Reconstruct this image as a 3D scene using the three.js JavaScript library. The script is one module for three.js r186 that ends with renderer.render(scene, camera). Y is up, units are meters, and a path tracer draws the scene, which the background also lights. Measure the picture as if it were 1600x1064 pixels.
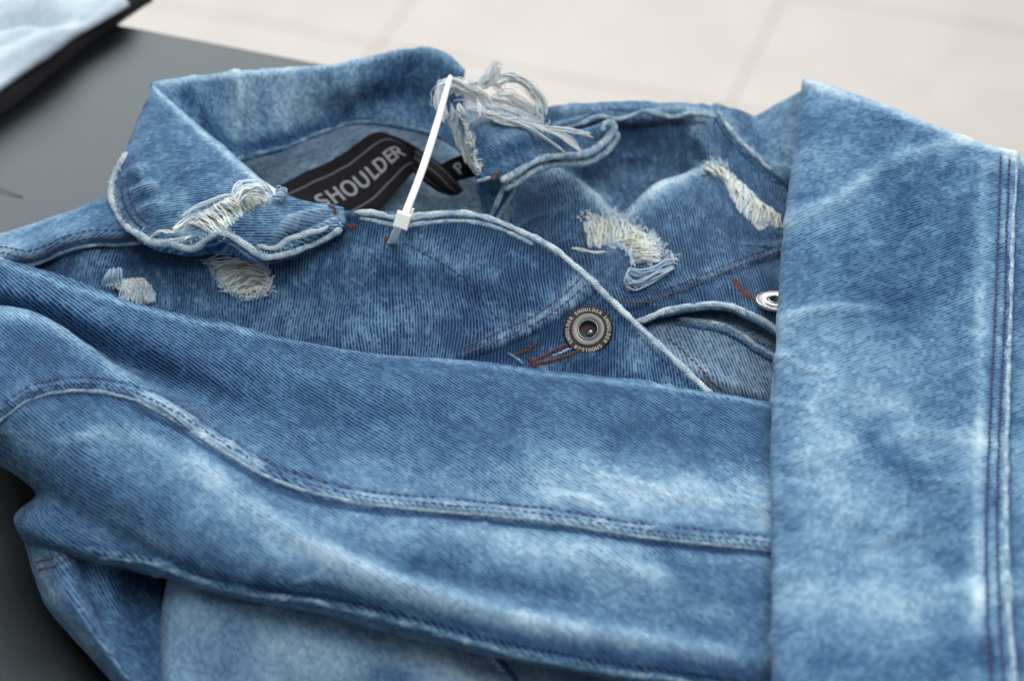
import * as THREE from 'three';
import { mergeGeometries } from 'three/addons/utils/BufferGeometryUtils.js';
import { RectAreaLightUniformsLib } from 'three/addons/lights/RectAreaLightUniformsLib.js';

// ---------------------------------------------------------------- camera, light, exposure
const scene = new THREE.Scene();
const FPX = 3400, PITCH = 38 * Math.PI / 180, DIST = 0.755;
const EYE = new THREE.Vector3(0, DIST * Math.sin(PITCH), DIST * Math.cos(PITCH));
const camera = new THREE.PerspectiveCamera(2 * Math.atan(532 / FPX) * 180 / Math.PI, 1024 / 680, 0.05, 30);
camera.position.copy(EYE);
camera.lookAt(0, 0, 0);
camera.focus = 0.702;
camera.userData.fStop = 9.5;
scene.add(camera);

const renderer = new THREE.WebGLRenderer({ antialias: true });
renderer.setSize(1024, 680);
renderer.toneMapping = THREE.LinearToneMapping;
renderer.toneMappingExposure = 1.62;
renderer.shadowMap.enabled = true;
RectAreaLightUniformsLib.init();
scene.background = new THREE.Color(0.22, 0.23, 0.245);          // the dim pale room all round
function windowOrFill(x, y, z, w, h, tx, ty, tz, color, power) {
  const l = new THREE.RectAreaLight(color, power, w, h);
  l.position.set(x, y, z);
  l.lookAt(tx, ty, tz);
  l.name = 'window_or_fill';
  scene.add(l);
}
windowOrFill(-0.7, 1.95, -3.0, 3.4, 2.1, 0, 0.1, 0, new THREE.Color(0.93, 0.98, 1.0), 4.2);   // wide window behind the table
windowOrFill(0.5, 2.7, 0.5, 1.9, 1.9, 0, 0, 0, new THREE.Color(0.99, 0.995, 1.0), 3.2);   // soft overhead fill, added above the viewer

// ---------------------------------------------------------------- helpers
const V3 = (x, y, z) => new THREE.Vector3(x, y, z);
const clamp = (x, a = 0, b = 1) => Math.min(b, Math.max(a, x));
const lerp = (a, b, t) => a + (b - a) * t;
const smooth = (a, b, x) => { const t = clamp((x - a) / (b - a)); return t * t * (3 - 2 * t); };
function rng(seed) { let s = seed >>> 0; return () => { s = (s + 0x6d2b79f5) | 0; let t = Math.imul(s ^ (s >>> 15), 1 | s); t = (t + Math.imul(t ^ (t >>> 7), 61 | t)) ^ t; return ((t ^ (t >>> 14)) >>> 0) / 4294967296; }; }
const hash = (x, y, s) => { let h = (Math.imul(x, 374761393) + Math.imul(y, 668265263) + Math.imul(s, 2246822519)) | 0; h = Math.imul(h ^ (h >>> 13), 1274126177); return ((h ^ (h >>> 16)) >>> 0) / 4294967296; };
function vnoise(x, y, s) {
  const ix = Math.floor(x), iy = Math.floor(y), fx = x - ix, fy = y - iy, u = fx * fx * (3 - 2 * fx), v = fy * fy * (3 - 2 * fy);
  const a = hash(ix, iy, s), b = hash(ix + 1, iy, s), c = hash(ix, iy + 1, s), d = hash(ix + 1, iy + 1, s);
  return (a + (b - a) * u + (c - a) * v + (a - b - c + d) * u * v) * 2 - 1;
}
const fbm = (x, y, s, n = 3) => { let r = 0, a = 1, t = 0; for (let k = 0; k < n; k++) { r += a * vnoise(x, y, s + k * 17); t += a; a *= 0.5; x = x * 2.03 + 3.1; y = y * 2.03 + 1.7; } return r / t; };

const SP = Math.sin(PITCH), CP = Math.cos(PITCH);
// survey of the jacket: where the sight line through a point of the survey picture meets a given height (mm) above the table
function at(px, py, h) {
  const x = (px - 800) / FPX, y = (532 - py) / FPX, dy = y * CP - SP, dz = -CP - y * SP, t = (h / 1000 - EYE.y) / dy;
  return V3(x * t, EYE.y + dy * t, EYE.z + dz * t);
}
function survey(p) {                                             // the inverse: [px, py]
  const y = p.y - EYE.y, z = p.z - EYE.z, d = -(y * SP) - z * CP, up = y * CP - z * SP;
  return [800 + FPX * p.x / d, 532 - FPX * up / d, d];
}

const used = {};
function numbered(n) { used[n] = (used[n] ?? -1) + 1; return used[n] ? `${n}_${String(used[n]).padStart(3, '0')}` : n; }
function tag(o, label, category, group, kind) { if (label) o.userData.label = label; if (category) o.userData.category = category; if (group) o.userData.group = group; if (kind) o.userData.kind = kind; return o; }
function mesh(name, geo, mat, parent, label) {
  const m = new THREE.Mesh(geo, mat);
  m.name = numbered(name); m.castShadow = m.receiveShadow = true;
  if (label) m.userData.label = label;
  (parent ?? scene).add(m);
  return m;
}
function thing(name, label, category) { const g = new THREE.Group(); g.name = numbered(name); tag(g, label, category); scene.add(g); return g; }
const lin = (r, g, b) => new THREE.Color().setRGB(r / 255, g / 255, b / 255, THREE.SRGBColorSpace);

// polyline in the survey picture, smoothed, with signed distance
function line(pts, closed = false) {
  const c = new THREE.CatmullRomCurve3(pts.map((p) => V3(p[0], p[1], 0)), closed, 'centripetal');
  const q = c.getPoints(Math.max(8, pts.length * 6));
  let x0 = 1e9, x1 = -1e9, y0 = 1e9, y1 = -1e9;
  for (const p of q) { x0 = Math.min(x0, p.x); x1 = Math.max(x1, p.x); y0 = Math.min(y0, p.y); y1 = Math.max(y1, p.y); }
  return { q, x0, x1, y0, y1 };
}
const DOUT = [0, 0, 0];
function distTo(L, x, y, reach) {                                // [distance, side, place along 0..1]
  if (x < L.x0 - reach || x > L.x1 + reach || y < L.y0 - reach || y > L.y1 + reach) return null;
  let best = 1e18, side = 1, along = 0;
  const q = L.q;
  for (let k = 0; k < q.length - 1; k++) {
    const ax = q[k].x, ay = q[k].y, bx = q[k + 1].x - ax, by = q[k + 1].y - ay, px = x - ax, py = y - ay;
    const t = clamp((px * bx + py * by) / (bx * bx + by * by + 1e-9)), dx = px - bx * t, dy = py - by * t, d = dx * dx + dy * dy;
    if (d < best) { best = d; side = bx * py - by * px > 0 ? 1 : -1; along = (k + t) / (q.length - 1); }
  }
  DOUT[0] = Math.sqrt(best); DOUT[1] = side; DOUT[2] = along;
  return DOUT;
}

// ---------------------------------------------------------------- denim colour and weave
const RAMP = (() => {                                            // by dye: 0 bleached ... 1 deep indigo (sRGB)
  const stops = [[0, 206, 216, 220], [0.2, 154, 180, 196], [0.42, 96, 131, 158], [0.65, 53, 88, 122], [0.85, 28, 60, 97], [1, 18, 44, 77]], lut = new Uint8Array(257 * 3);
  for (let k = 0; k <= 256; k++) {
    const t = k / 256; let a = 0; while (a < stops.length - 2 && t > stops[a + 1][0]) a++;
    const u = (t - stops[a][0]) / (stops[a + 1][0] - stops[a][0]);
    for (let c = 0; c < 3; c++) lut[k * 3 + c] = lerp(stops[a][c + 1], stops[a + 1][c + 1], u);
  }
  return lut;
})();
function texture(data, w, h, srgb) {
  const t = new THREE.DataTexture(data, w, h, THREE.RGBAFormat);
  t.wrapS = t.wrapT = THREE.RepeatWrapping; t.magFilter = THREE.LinearFilter; t.minFilter = THREE.LinearMipmapLinearFilter; t.generateMipmaps = true;
  if (srgb) t.colorSpace = THREE.SRGBColorSpace;
  t.needsUpdate = true;
  return t;
}
function denimMaps(W, H, o, dyeAt) {
  const res = o.res ?? 0.15, w = Math.min(2048, Math.round(W / res)), h = Math.min(2048, Math.round(H / res)), col = new Uint8Array(w * h * 4), bmp = new Uint8Array(w * h * 4);
  const a = (o.angle ?? 35) * Math.PI / 180, ca = Math.cos(a), sa = Math.sin(a), pitch = o.pitch ?? 1.15, seed = o.seed ?? 1, con = o.contrast ?? 1, mot = o.mottle ?? 1, grey = o.grey ?? 0;
  for (let y = 0; y < h; y++) for (let x = 0; x < w; x++) {
    const X = dyeAt(x / w, y / h, 1), Y = dyeAt(x / w, y / h, 2);
    const wob = 0.16 * vnoise(X * 0.1, Y * 0.1, seed + 5) + 0.08 * vnoise(X * 0.7, Y * 0.7, seed + 6);
    const s = (-X * sa + Y * ca) / pitch + wob, t = X * ca + Y * sa, id = Math.floor(s), ph = s - id;
    const seg = t / 1.3 + 0.37 * id, sid = Math.floor(seg), sp = seg - sid;
    const yarn = hash(id, sid, seed), slub = hash(id, Math.floor(t / 6.5 + id * 0.61), seed + 2);
    const wale = Math.sin(Math.PI * ph), groove = smooth(0.27, 0.09, Math.min(ph, 1 - ph) * (0.8 + 0.4 * yarn));
    let d = dyeAt(x / w, y / h, 0);
    const n = s * pitch, m1 = vnoise(t * 0.12 + n * 0.05, n * 0.17, seed + 7), m2 = vnoise(t * 0.3, n * 0.42, seed + 8), m3 = vnoise(t * 0.8, n * 1.0, seed + 9);
    d += mot * (0.3 + 0.9 * clamp(d)) * (0.05 * m1 + 0.06 * m2 + 0.045 * m3);
    const d0 = d; d += (o.yarn ?? 1) * (0.35 + 0.65 * clamp(d)) * ((yarn - 0.5) * 0.4 + (slub - 0.5) * 0.1);
    d = d + con * 0.10 * (wale - 0.6) + con * 0.07;
    const weft = clamp(con * groove * 0.85 * (0.75 + 0.5 * yarn));
    const k = Math.round(clamp(d) * 256) * 3, o4 = (y * w + x) * 4;
    const kw = Math.round(clamp(0.44 * d0 - 0.02 + 0.1 * (slub - 0.5)) * 256) * 3, r = lerp(RAMP[k], RAMP[kw], weft), g = lerp(RAMP[k + 1], RAMP[kw + 1], weft), b = lerp(RAMP[k + 2], RAMP[kw + 2], weft), l = 0.3 * r + 0.5 * g + 0.2 * b;
    col[o4] = lerp(r, l * 0.97, grey); col[o4 + 1] = lerp(g, l, grey); col[o4 + 2] = lerp(b, l * 1.06, grey); col[o4 + 3] = 255;
    const e = 110 * wale * wale * (0.75 + 0.25 * Math.sin(Math.PI * sp)) + 60 * yarn + 25 * m3 + 20;
    bmp[o4] = bmp[o4 + 1] = bmp[o4 + 2] = clamp(e, 0, 255); bmp[o4 + 3] = 255;
  }
  return [texture(col, w, h, true), texture(bmp, w, h, false)];
}
function denimMaterial(maps, bump = 0.0001) {
  return new THREE.MeshPhysicalMaterial({ map: maps[0], bumpMap: maps[1], bumpScale: bump, roughness: 0.92, specularIntensity: 0.35, sheen: 0.25, sheenColor: new THREE.Color(0.75, 0.82, 0.9), sheenRoughness: 0.6 });
}

// ---------------------------------------------------------------- cloth panels
function cr1(a, b, c, d, t) { return 0.5 * (2 * b + (c - a) * t + (2 * a - 5 * b + 4 * c - d) * t * t + (3 * b - a - 3 * c + d) * t * t * t); }
function crAt(arr, t) {                                          // array of Vector3, t in 0..n-1
  const n = arr.length, k = Math.min(n - 2, Math.floor(t)), f = t - k, b = arr[k], c = arr[k + 1];
  const a = k > 0 ? arr[k - 1] : b.clone().multiplyScalar(2).sub(c), d = k + 2 < n ? arr[k + 2] : c.clone().multiplyScalar(2).sub(b);
  return V3(cr1(a.x, b.x, c.x, d.x, f), cr1(a.y, b.y, c.y, d.y, f), cr1(a.z, b.z, c.z, d.z, f));
}
// rows of [px, py, height mm]; a Catmull-Rom sheet with folds, lapped seams, creases, its own weave and thickness
function panel(name, parent, o) {
  const R = o.rows.map((r) => r.map((p) => at(p[0], p[1], p[2] * (o.hs ?? 1))));
  const nr = R.length, nc = R[0].length, cell = o.cell ?? 0.9;
  // even spacing along both directions
  const lenU = R.map((r) => r.slice(1).reduce((s, p, i) => s + p.distanceTo(r[i]), 0)), lenV = R[0].map((_, i) => R.slice(1).reduce((s, r, j) => s + r[i].distanceTo(R[j][i]), 0));
  const nu = Math.round(Math.max(...lenU) * 1000 / cell) + 2, nv = Math.round(Math.max(...lenV) * 1000 / cell) + 2;
  const spread = (n, k, segs) => { const out = []; const tot = segs.reduce((a, b) => a + b, 0); let acc = 0, s = 0; for (let i = 0; i < n; i++) { const target = tot * i / (n - 1); while (s < segs.length - 1 && acc + segs[s] < target) acc += segs[s++]; out.push(Math.min(segs.length, s + clamp((target - acc) / segs[s]))); } return out; };
  const segU = Array.from({ length: nc - 1 }, (_, i) => R.reduce((s, r) => s + r[i].distanceTo(r[i + 1]), 0) / nr), segV = Array.from({ length: nr - 1 }, (_, j) => R[j].reduce((s, p, i) => s + p.distanceTo(R[j + 1][i]), 0) / nc);
  const tu = spread(nu, nc, segU), tv = spread(nv, nr, segV);
  const P = new Array(nu * nv);
  for (let i = 0; i < nu; i++) { const colPts = R.map((r) => crAt(r, tu[i])); for (let j = 0; j < nv; j++) P[j * nu + i] = crAt(colPts, tv[j]); }
  const Wmm = segU.reduce((a, b) => a + b, 0) * 1000, Hmm = segV.reduce((a, b) => a + b, 0) * 1000;
  const flip = o.flip ? -1 : 1;
  function normals() {
    const N = new Array(nu * nv);
    for (let j = 0; j < nv; j++) for (let i = 0; i < nu; i++) {
      const a = P[j * nu + Math.min(nu - 1, i + 1)].clone().sub(P[j * nu + Math.max(0, i - 1)]), b = P[Math.min(nv - 1, j + 1) * nu + i].clone().sub(P[Math.max(0, j - 1) * nu + i]);
      N[j * nu + i] = b.cross(a).multiplyScalar(flip).normalize();
    }
    return N;
  }
  let N = normals();
  const S = P.map((p) => survey(p));
  const seed = o.seed ?? 1;
  const folds = (o.folds ?? []).map((f) => ({ ...f, L: line(f.p) })), laps = (o.laps ?? []).map((f) => ({ ...f, L: line(f.p) })), spots = (o.spots ?? []).map((f) => ({ ...f, L: line(f.p) }));
  const dye = new Float32Array(nu * nv), D = new Float32Array(nu * nv);
  for (let j = 0; j < nv; j++) for (let i = 0; i < nu; i++) {
    const k = j * nu + i, x = S[k][0], y = S[k][1], U = i / (nu - 1) * Wmm, V = j / (nv - 1) * Hmm;
    const cz = 1 - Math.abs(fbm(U / 34 + 0.4 * vnoise(U / 15, V / 15, seed), V / 24, seed + 71, 2)), cr = Math.pow(cz, 9) * smooth(-0.1, 0.5, vnoise(U / 28, V / 28, seed + 81));
    let d = (o.crease ?? 0.7) * cr + (o.rumple ?? 0.5) * fbm(U / 26, V / 26, seed + 31, 3) + (o.fine ?? 0.25) * fbm(U / 6, V / 6, seed + 41, 2), c = (o.dye ?? 0.55) + (o.patch ?? 0.08) * fbm(U / 30, V / 30, seed + 51, 3) + (o.patch2 ?? 0.055) * fbm(U / 9, V / 9, seed + 52, 2) - 0.1 * cr * (o.crease ?? 0.7);
    for (const f of folds) {                                     // a rounded ridge (or valley when a < 0)
      const q = distTo(f.L, x, y, f.w * 3.2); if (!q) continue;
      const e = Math.sin(Math.PI * clamp(q[2] * 0.94 + 0.03)), w = q[1] > 0 ? f.w * (f.k ?? 1) : f.w, g = Math.exp(-((q[0] / w) ** 2));
      d += f.a * g * Math.pow(e, f.e ?? 0.6);
      if (f.c) c -= f.c * g;
    }
    for (const f of laps) {                                      // one side lies proud along the line: a lapped seam, with puckers
      const q = distTo(f.L, x, y, 70); if (!q) continue;
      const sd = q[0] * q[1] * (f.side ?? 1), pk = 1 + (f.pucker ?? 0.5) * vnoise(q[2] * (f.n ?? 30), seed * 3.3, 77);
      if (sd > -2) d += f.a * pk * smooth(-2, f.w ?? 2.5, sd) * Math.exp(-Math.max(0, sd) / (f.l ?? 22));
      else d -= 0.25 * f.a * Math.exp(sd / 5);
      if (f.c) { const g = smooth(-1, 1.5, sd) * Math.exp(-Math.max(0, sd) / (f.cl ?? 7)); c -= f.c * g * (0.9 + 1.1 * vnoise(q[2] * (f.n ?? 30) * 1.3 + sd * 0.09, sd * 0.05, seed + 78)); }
      if (f.dark && sd < 0) c += f.dark * Math.exp(sd / 5);  // dark line beside the seam: unfaded indigo plus edge shade, put into the dye
    }
    for (const f of spots) {                                     // worn or unfaded dye, also fold highlights and shade painted into the colour
      const q = distTo(f.L, x, y, f.w * 2.5); if (!q) continue;
      const n = 1 + 0.3 * fbm(U / 6, V / 6, seed + 61, 2);
      c -= f.a * Math.exp(-((q[0] / (f.w * clamp(n, 0.4, 1.7))) ** 2));
    }
    if (o.hem) { const e = (o.hem.last ? nv - 1 - j : j) / (nv - 1) * Hmm; c -= (o.hem.c ?? 0.3) * smooth(2.2, 0.2, e + 0.8 * vnoise(U / 2.2, 3, seed + 91)) * (0.75 + 0.5 * vnoise(U / 4, 1, seed + 92)); }
    D[k] = d / 1000; dye[k] = c;
  }
  for (let k = 0; k < P.length; k++) P[k].addScaledVector(N[k], D[k]);
  N = normals();
  // mesh: two faces and a rounded rim
  const T0 = (o.thick ?? 1.1) / 2000, pos = [], uv = [], idx = [], hem = o.hem, T = T0;
  const grow = (j) => { if (!hem) return 1; const e = (hem.last ? nv - 1 - j : j) / (nv - 1) * Hmm; return 1 + hem.x * smooth(hem.w + 1.2, hem.w, e); };
  const push = (p, n, s, out, si, i, j) => { pos.push(p.x + n.x * s + (out ? out.x * si : 0), p.y + n.y * s + (out ? out.y * si : 0), p.z + n.z * s + (out ? out.z * si : 0)); uv.push(i / (nu - 1), j / (nv - 1)); };
  for (let j = 0; j < nv; j++) for (let i = 0; i < nu; i++) push(P[j * nu + i], N[j * nu + i], T * grow(j), null, 0, i, j);
  const B = nu * nv;
  for (let j = 0; j < nv; j++) for (let i = 0; i < nu; i++) push(P[j * nu + i], N[j * nu + i], -T * grow(j), null, 0, i, j);
  const quad = (a, b, c, d) => { if (flip > 0) idx.push(a, c, b, b, c, d); else idx.push(a, b, c, b, d, c); };
  for (let j = 0; j < nv - 1; j++) for (let i = 0; i < nu - 1; i++) { const a = j * nu + i; quad(a, a + 1, a + nu, a + nu + 1); quad(B + a + 1, B + a, B + a + nu + 1, B + a + nu); }
  const loop = [];
  for (let i = 0; i < nu; i++) loop.push([i, 0]); for (let j = 1; j < nv; j++) loop.push([nu - 1, j]); for (let i = nu - 2; i >= 0; i--) loop.push([i, nv - 1]); for (let j = nv - 2; j > 0; j--) loop.push([0, j]);
  let prev = null, first = null;
  for (let q = 0; q <= loop.length; q++) {
    const [i, j] = loop[q % loop.length], k = j * nu + i, out = V3();
    if (i === 0) out.add(P[k].clone().sub(P[k + 1])); if (i === nu - 1) out.add(P[k].clone().sub(P[k - 1])); if (j === 0) out.add(P[k].clone().sub(P[k + nu])); if (j === nv - 1) out.add(P[k].clone().sub(P[k - nu]));
    out.normalize();
    let ring;
    if (q === loop.length) ring = first; else { ring = [k]; for (let s = 1; s < 4; s++) { const an = Math.PI * s / 4; ring.push(pos.length / 3); const Th = T * grow(j); push(P[k], N[k], Math.cos(an) * Th, out, Math.sin(an) * Th, i, j); } ring.push(B + k); first ??= ring; }
    if (prev) for (let s = 0; s < 4; s++) quad(ring[s], prev[s], ring[s + 1], prev[s + 1]);
    prev = ring;
  }
  const g = new THREE.BufferGeometry();
  g.setAttribute('position', new THREE.Float32BufferAttribute(pos, 3)); g.setAttribute('uv', new THREE.Float32BufferAttribute(uv, 2)); g.setIndex(idx);
  g.computeVertexNormals();
  const AX = new Float32Array(nu * nv), AY = new Float32Array(nu * nv), ri = (nu / 2) | 0, rowRef = (o.ref ?? (nr - 1) / 2);
  let rj = 0; while (rj < nv - 1 && tv[rj] < rowRef) rj++;
  for (let j = 0; j < nv; j++) { for (let i = ri + 1; i < nu; i++) AX[j * nu + i] = AX[j * nu + i - 1] + 1000 * P[j * nu + i].distanceTo(P[j * nu + i - 1]); for (let i = ri - 1; i >= 0; i--) AX[j * nu + i] = AX[j * nu + i + 1] - 1000 * P[j * nu + i].distanceTo(P[j * nu + i + 1]); }
  for (let i = 0; i < nu; i++) { for (let j = rj + 1; j < nv; j++) AY[j * nu + i] = AY[(j - 1) * nu + i] + 1000 * P[j * nu + i].distanceTo(P[(j - 1) * nu + i]); for (let j = rj - 1; j >= 0; j--) AY[j * nu + i] = AY[(j + 1) * nu + i] - 1000 * P[j * nu + i].distanceTo(P[(j + 1) * nu + i]); }
  if (o.plan) {                                                   // the cloth's grain seen square on, running on round its rolled edges
    const flat = (k) => 1000 * (P[k].z * 0.78 - P[k].y * 0.62), step = (a, b) => Math.max(Math.abs(flat(a) - flat(b)), 750 * P[a].distanceTo(P[b]));
    for (let k = 0; k < nu * nv; k++) AX[k] = P[k].x * 1000 + 3.6 * fbm(P[k].x * 30, P[k].z * 30, seed + 7, 2);
    for (let i = 0; i < nu; i++) { AY[rj * nu + i] = flat(rj * nu + i); for (let j = rj + 1; j < nv; j++) AY[j * nu + i] = o.roll ? AY[(j - 1) * nu + i] + step(j * nu + i, (j - 1) * nu + i) : flat(j * nu + i); for (let j = rj - 1; j >= 0; j--) AY[j * nu + i] = flat(j * nu + i); }
  }
  const FIELD = [dye, AX, AY];
  const dyeAt = (u, v, f) => { const dye = FIELD[f], x = u * (nu - 1), y = v * (nv - 1), i = Math.min(nu - 2, x | 0), j = Math.min(nv - 2, y | 0), fx = x - i, fy = y - j, k = j * nu + i; return (dye[k] * (1 - fx) + dye[k + 1] * fx) * (1 - fy) + (dye[k + nu] * (1 - fx) + dye[k + nu + 1] * fx) * fy; };
  const mat = o.material ?? denimMaterial(denimMaps(Wmm, Hmm, o, dyeAt), o.bump);
  const m = mesh(name, g, mat, parent, o.label);
  // the point of the finished sheet that the survey saw at (px, py), and its normal
  const Q = P.map((p) => survey(p));
  const find = (px, py) => {
    let best = null, bd = 1e9, near = 0, nd = 1e18;
    for (let j = 0; j < nv - 1; j++) for (let i = 0; i < nu - 1; i++) {
      const a = j * nu + i, A = Q[a], dx = A[0] - px, dy = A[1] - py, dd = dx * dx + dy * dy;
      if (dd < nd) { nd = dd; near = a; }
      if (dd > 900) continue;
      for (const [b, c, d] of [[a, a + 1, a + nu], [a + 1, a + nu + 1, a + nu]]) {
        const X = Q[b], Y = Q[c], Z = Q[d], det = (Y[1] - Z[1]) * (X[0] - Z[0]) + (Z[0] - Y[0]) * (X[1] - Z[1]);
        if (Math.abs(det) < 1e-9) continue;
        const l1 = ((Y[1] - Z[1]) * (px - Z[0]) + (Z[0] - Y[0]) * (py - Z[1])) / det, l2 = ((Z[1] - X[1]) * (px - Z[0]) + (X[0] - Z[0]) * (py - Z[1])) / det, l3 = 1 - l1 - l2;
        if (l1 < -0.01 || l2 < -0.01 || l3 < -0.01) continue;
        const depth = l1 * X[2] + l2 * Y[2] + l3 * Z[2];
        if (depth < bd) { bd = depth; best = [V3().addScaledVector(P[b], l1).addScaledVector(P[c], l2).addScaledVector(P[d], l3), N[b].clone()]; }
      }
    }
    return best ?? [P[near].clone(), N[near].clone()];
  };
  m.on = (px, py, lift = 0) => { const [p, n] = find(px, py); return p.addScaledVector(n, T + lift / 1000); };
  m.find = find; m.T = T;
  return m;
}
function curveOn(s, pts, lift = 0, n = 0) {                       // a smoothed survey line laid on a sheet
  const L = new THREE.CatmullRomCurve3(pts.map((p) => V3(p[0], p[1], p[2] ?? 0)), false, 'centripetal'), k = n || Math.max(6, Math.round(L.getLength() / 9));
  return L.getSpacedPoints(k).map((p) => s.on(p.x, p.y, lift + p.z));
}
const free = (pts) => pts.map((p) => at(p[0], p[1], p[2]));

// roped hems and seam edges
const ropeMaps = (dyeMid, seed) => {                              // worn folded edge: pale along the crest, indigo left in places, faint diagonal weave
  const w = 1024, h = 64, c = new Uint8Array(w * h * 4), b = new Uint8Array(w * h * 4);
  for (let y = 0; y < h; y++) for (let x = 0; x < w; x++) {
    const yy = Math.min(y, h - y), s = x / w * 100 + 3.2 * yy / 32 + 0.5 * vnoise(x / 30, yy / 12, seed + 3), id = ((Math.floor(s) % 100) + 100) % 100, ph = s - Math.floor(s), e = Math.min(1, Math.min(x, w - x) / 40);
    const n = fbm(x / 34, yy / 18, seed, 4) * e, n2 = fbm(x / 7, yy / 6, seed + 9, 2), yarn = hash(id, Math.floor(yy / 11), seed);
    const d = dyeMid + 0.26 * (0.62 - Math.sin(Math.PI * ph)) + (yarn - 0.5) * 0.18 + 0.24 * n + 0.12 * n2, k = Math.round(clamp(d) * 256) * 3, q = (y * w + x) * 4;
    c[q] = RAMP[k]; c[q + 1] = RAMP[k + 1]; c[q + 2] = RAMP[k + 2]; c[q + 3] = 255;
    b[q] = b[q + 1] = b[q + 2] = clamp(120 * Math.sin(Math.PI * ph) + 60 * yarn + 40 * n2 + 30, 0, 255); b[q + 3] = 255;
  }
  return [texture(c, w, h, true), texture(b, w, h, false)];
};
const ROPE = { pale: denimMaterial(ropeMaps(0.2, 3), 0.0005), mid: denimMaterial(ropeMaps(0.42, 5), 0.0005), dark: denimMaterial(ropeMaps(0.72, 7), 0.0005), white: denimMaterial(ropeMaps(0.06, 9), 0.0005) };
function ropeGeometry(points, r, seed = 1, o = {}) {
  const c = new THREE.CatmullRomCurve3(points, false, 'centripetal'), len = c.getLength(), n = Math.max(8, Math.round(len * 1000 / 0.7)), rad = o.sides ?? 9;
  const g = new THREE.TubeGeometry(c, n, r / 1000, rad, false), p = g.attributes.position, uv = g.attributes.uv;
  for (let i = 0; i <= n; i++) {
    const q = c.getPointAt(i / n), taper = o.taper ? Math.min(1, 0.25 + Math.min(i, n - i) / (o.taper / 0.7)) : Math.min(1, 0.35 + Math.min(i, n - i) / 2.2);
    for (let k = 0; k <= rad; k++) {
      const v = i * (rad + 1) + k, f = taper * (1 + (o.lump ?? 0.2) * vnoise(i * 0.16, seed * 9.1, 5) + 0.2 * vnoise(i * 0.33, (k % rad) * 0.8 + seed, 6) + 0.08 * vnoise(i * 0.9, (k % rad) * 1.3 + seed, 7));
      p.setXYZ(v, q.x + (p.getX(v) - q.x) * f, q.y + (p.getY(v) - q.y) * f, q.z + (p.getZ(v) - q.z) * f);
      uv.setXY(v, i / n * len * 1000 / 105 + seed * 0.137, k / rad);
    }
  }
  g.computeVertexNormals();
  return g;
}
function rope(name, parent, points, r, kind, seed = 1, o = {}) { return mesh(name, ropeGeometry(points, r, seed, o), o.mat ?? ROPE[kind], parent, o.label); }

// sewing thread: rows of single stitches sunk half into the cloth
const THREAD = { brown: new THREE.MeshStandardMaterial({ color: lin(90, 62, 60), roughness: 0.75 }), plum: new THREE.MeshStandardMaterial({ color: lin(62, 54, 84), roughness: 0.8 }), navy: new THREE.MeshStandardMaterial({ color: lin(36, 48, 82), roughness: 0.8 }), rust: new THREE.MeshStandardMaterial({ color: lin(98, 56, 46), roughness: 0.75 }) };
function stitches(parent, s, pts, o = {}) {
  const L = new THREE.CatmullRomCurve3(pts.map((p) => V3(p[0], p[1], 0)), false, 'centripetal'), fine = L.getSpacedPoints(Math.max(8, Math.round(L.getLength() / 8))).map((p) => s.on(p.x, p.y, o.lift ?? 0.05));
  const c = new THREE.CatmullRomCurve3(fine, false, 'centripetal'), len = c.getLength() * 1000, step = o.step ?? 2.5, n = Math.floor(len / step), parts = [], r = rng(o.seed ?? 11);
  for (let k = 0; k < n; k++) {
    if (o.skip && r() < o.skip) continue;
    const a = (k + 0.10 + 0.06 * r()) * step / len, b = (k + 0.90 - 0.06 * r()) * step / len, A = c.getPointAt(clamp(a)), B = c.getPointAt(clamp(b)), M = c.getPointAt(clamp((a + b) / 2));
    const up = M.clone().sub(A.clone().add(B).multiplyScalar(0.5));
    const g = new THREE.TubeGeometry(new THREE.CatmullRomCurve3([A.addScaledVector(V3(0, -1, 0), 0.0002), M.add(up).addScaledVector(V3(0, 0.8, 0.6), 0.00012), B.addScaledVector(V3(0, -1, 0), 0.0002)]), 4, (o.r ?? 0.3) / 1000, 5, false);
    parts.push(g);
  }
  if (!parts.length) return;
  const m = mesh('seam_stitching', mergeGeometries(parts), THREAD[o.thread ?? 'brown'], parent);
  m.userData.kind = 'stuff';
}
function satin(name, parent, s, pts, width, o = {}) {
  const L = new THREE.CatmullRomCurve3(pts.map((p) => V3(p[0], p[1], 0)), false, 'centripetal'), len = L.getLength(), n = Math.round(len / (o.gap ?? 1.7)), parts = [], r = rng(o.seed ?? 6), w = width * 2.2;
  for (let k = 0; k < n; k++) {
    const t = (k + 0.5) / n, p = L.getPointAt(t), d = L.getTangentAt(t), a = (k % 2 ? 0.5 : -0.3) + (r() - 0.5) * 0.5, nx = -d.y + a * d.x, ny = d.x + a * d.y, e = w * (0.8 + 0.4 * r());
    parts.push(strand([s.on(p.x - nx * e, p.y - ny * e, -0.1), s.on(p.x, p.y, 0.3 + 0.25 * r()), s.on(p.x + nx * e, p.y + ny * e, -0.1)], 0.2 * (0.8 + 0.4 * r()), 5));
    if (r() < 0.18) parts.push(strand([s.on(p.x, p.y, 0.3), s.on(p.x + (r() - 0.5) * 6, p.y + (r() - 0.5) * 6, 0.9), s.on(p.x + (r() - 0.5) * 12, p.y + (r() - 0.5) * 12, 0.7)], 0.09, 5));
  }
  const m = mesh(name, mergeGeometries(parts), o.mat ?? THREAD.rust, parent); m.userData.kind = 'stuff';
}
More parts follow.
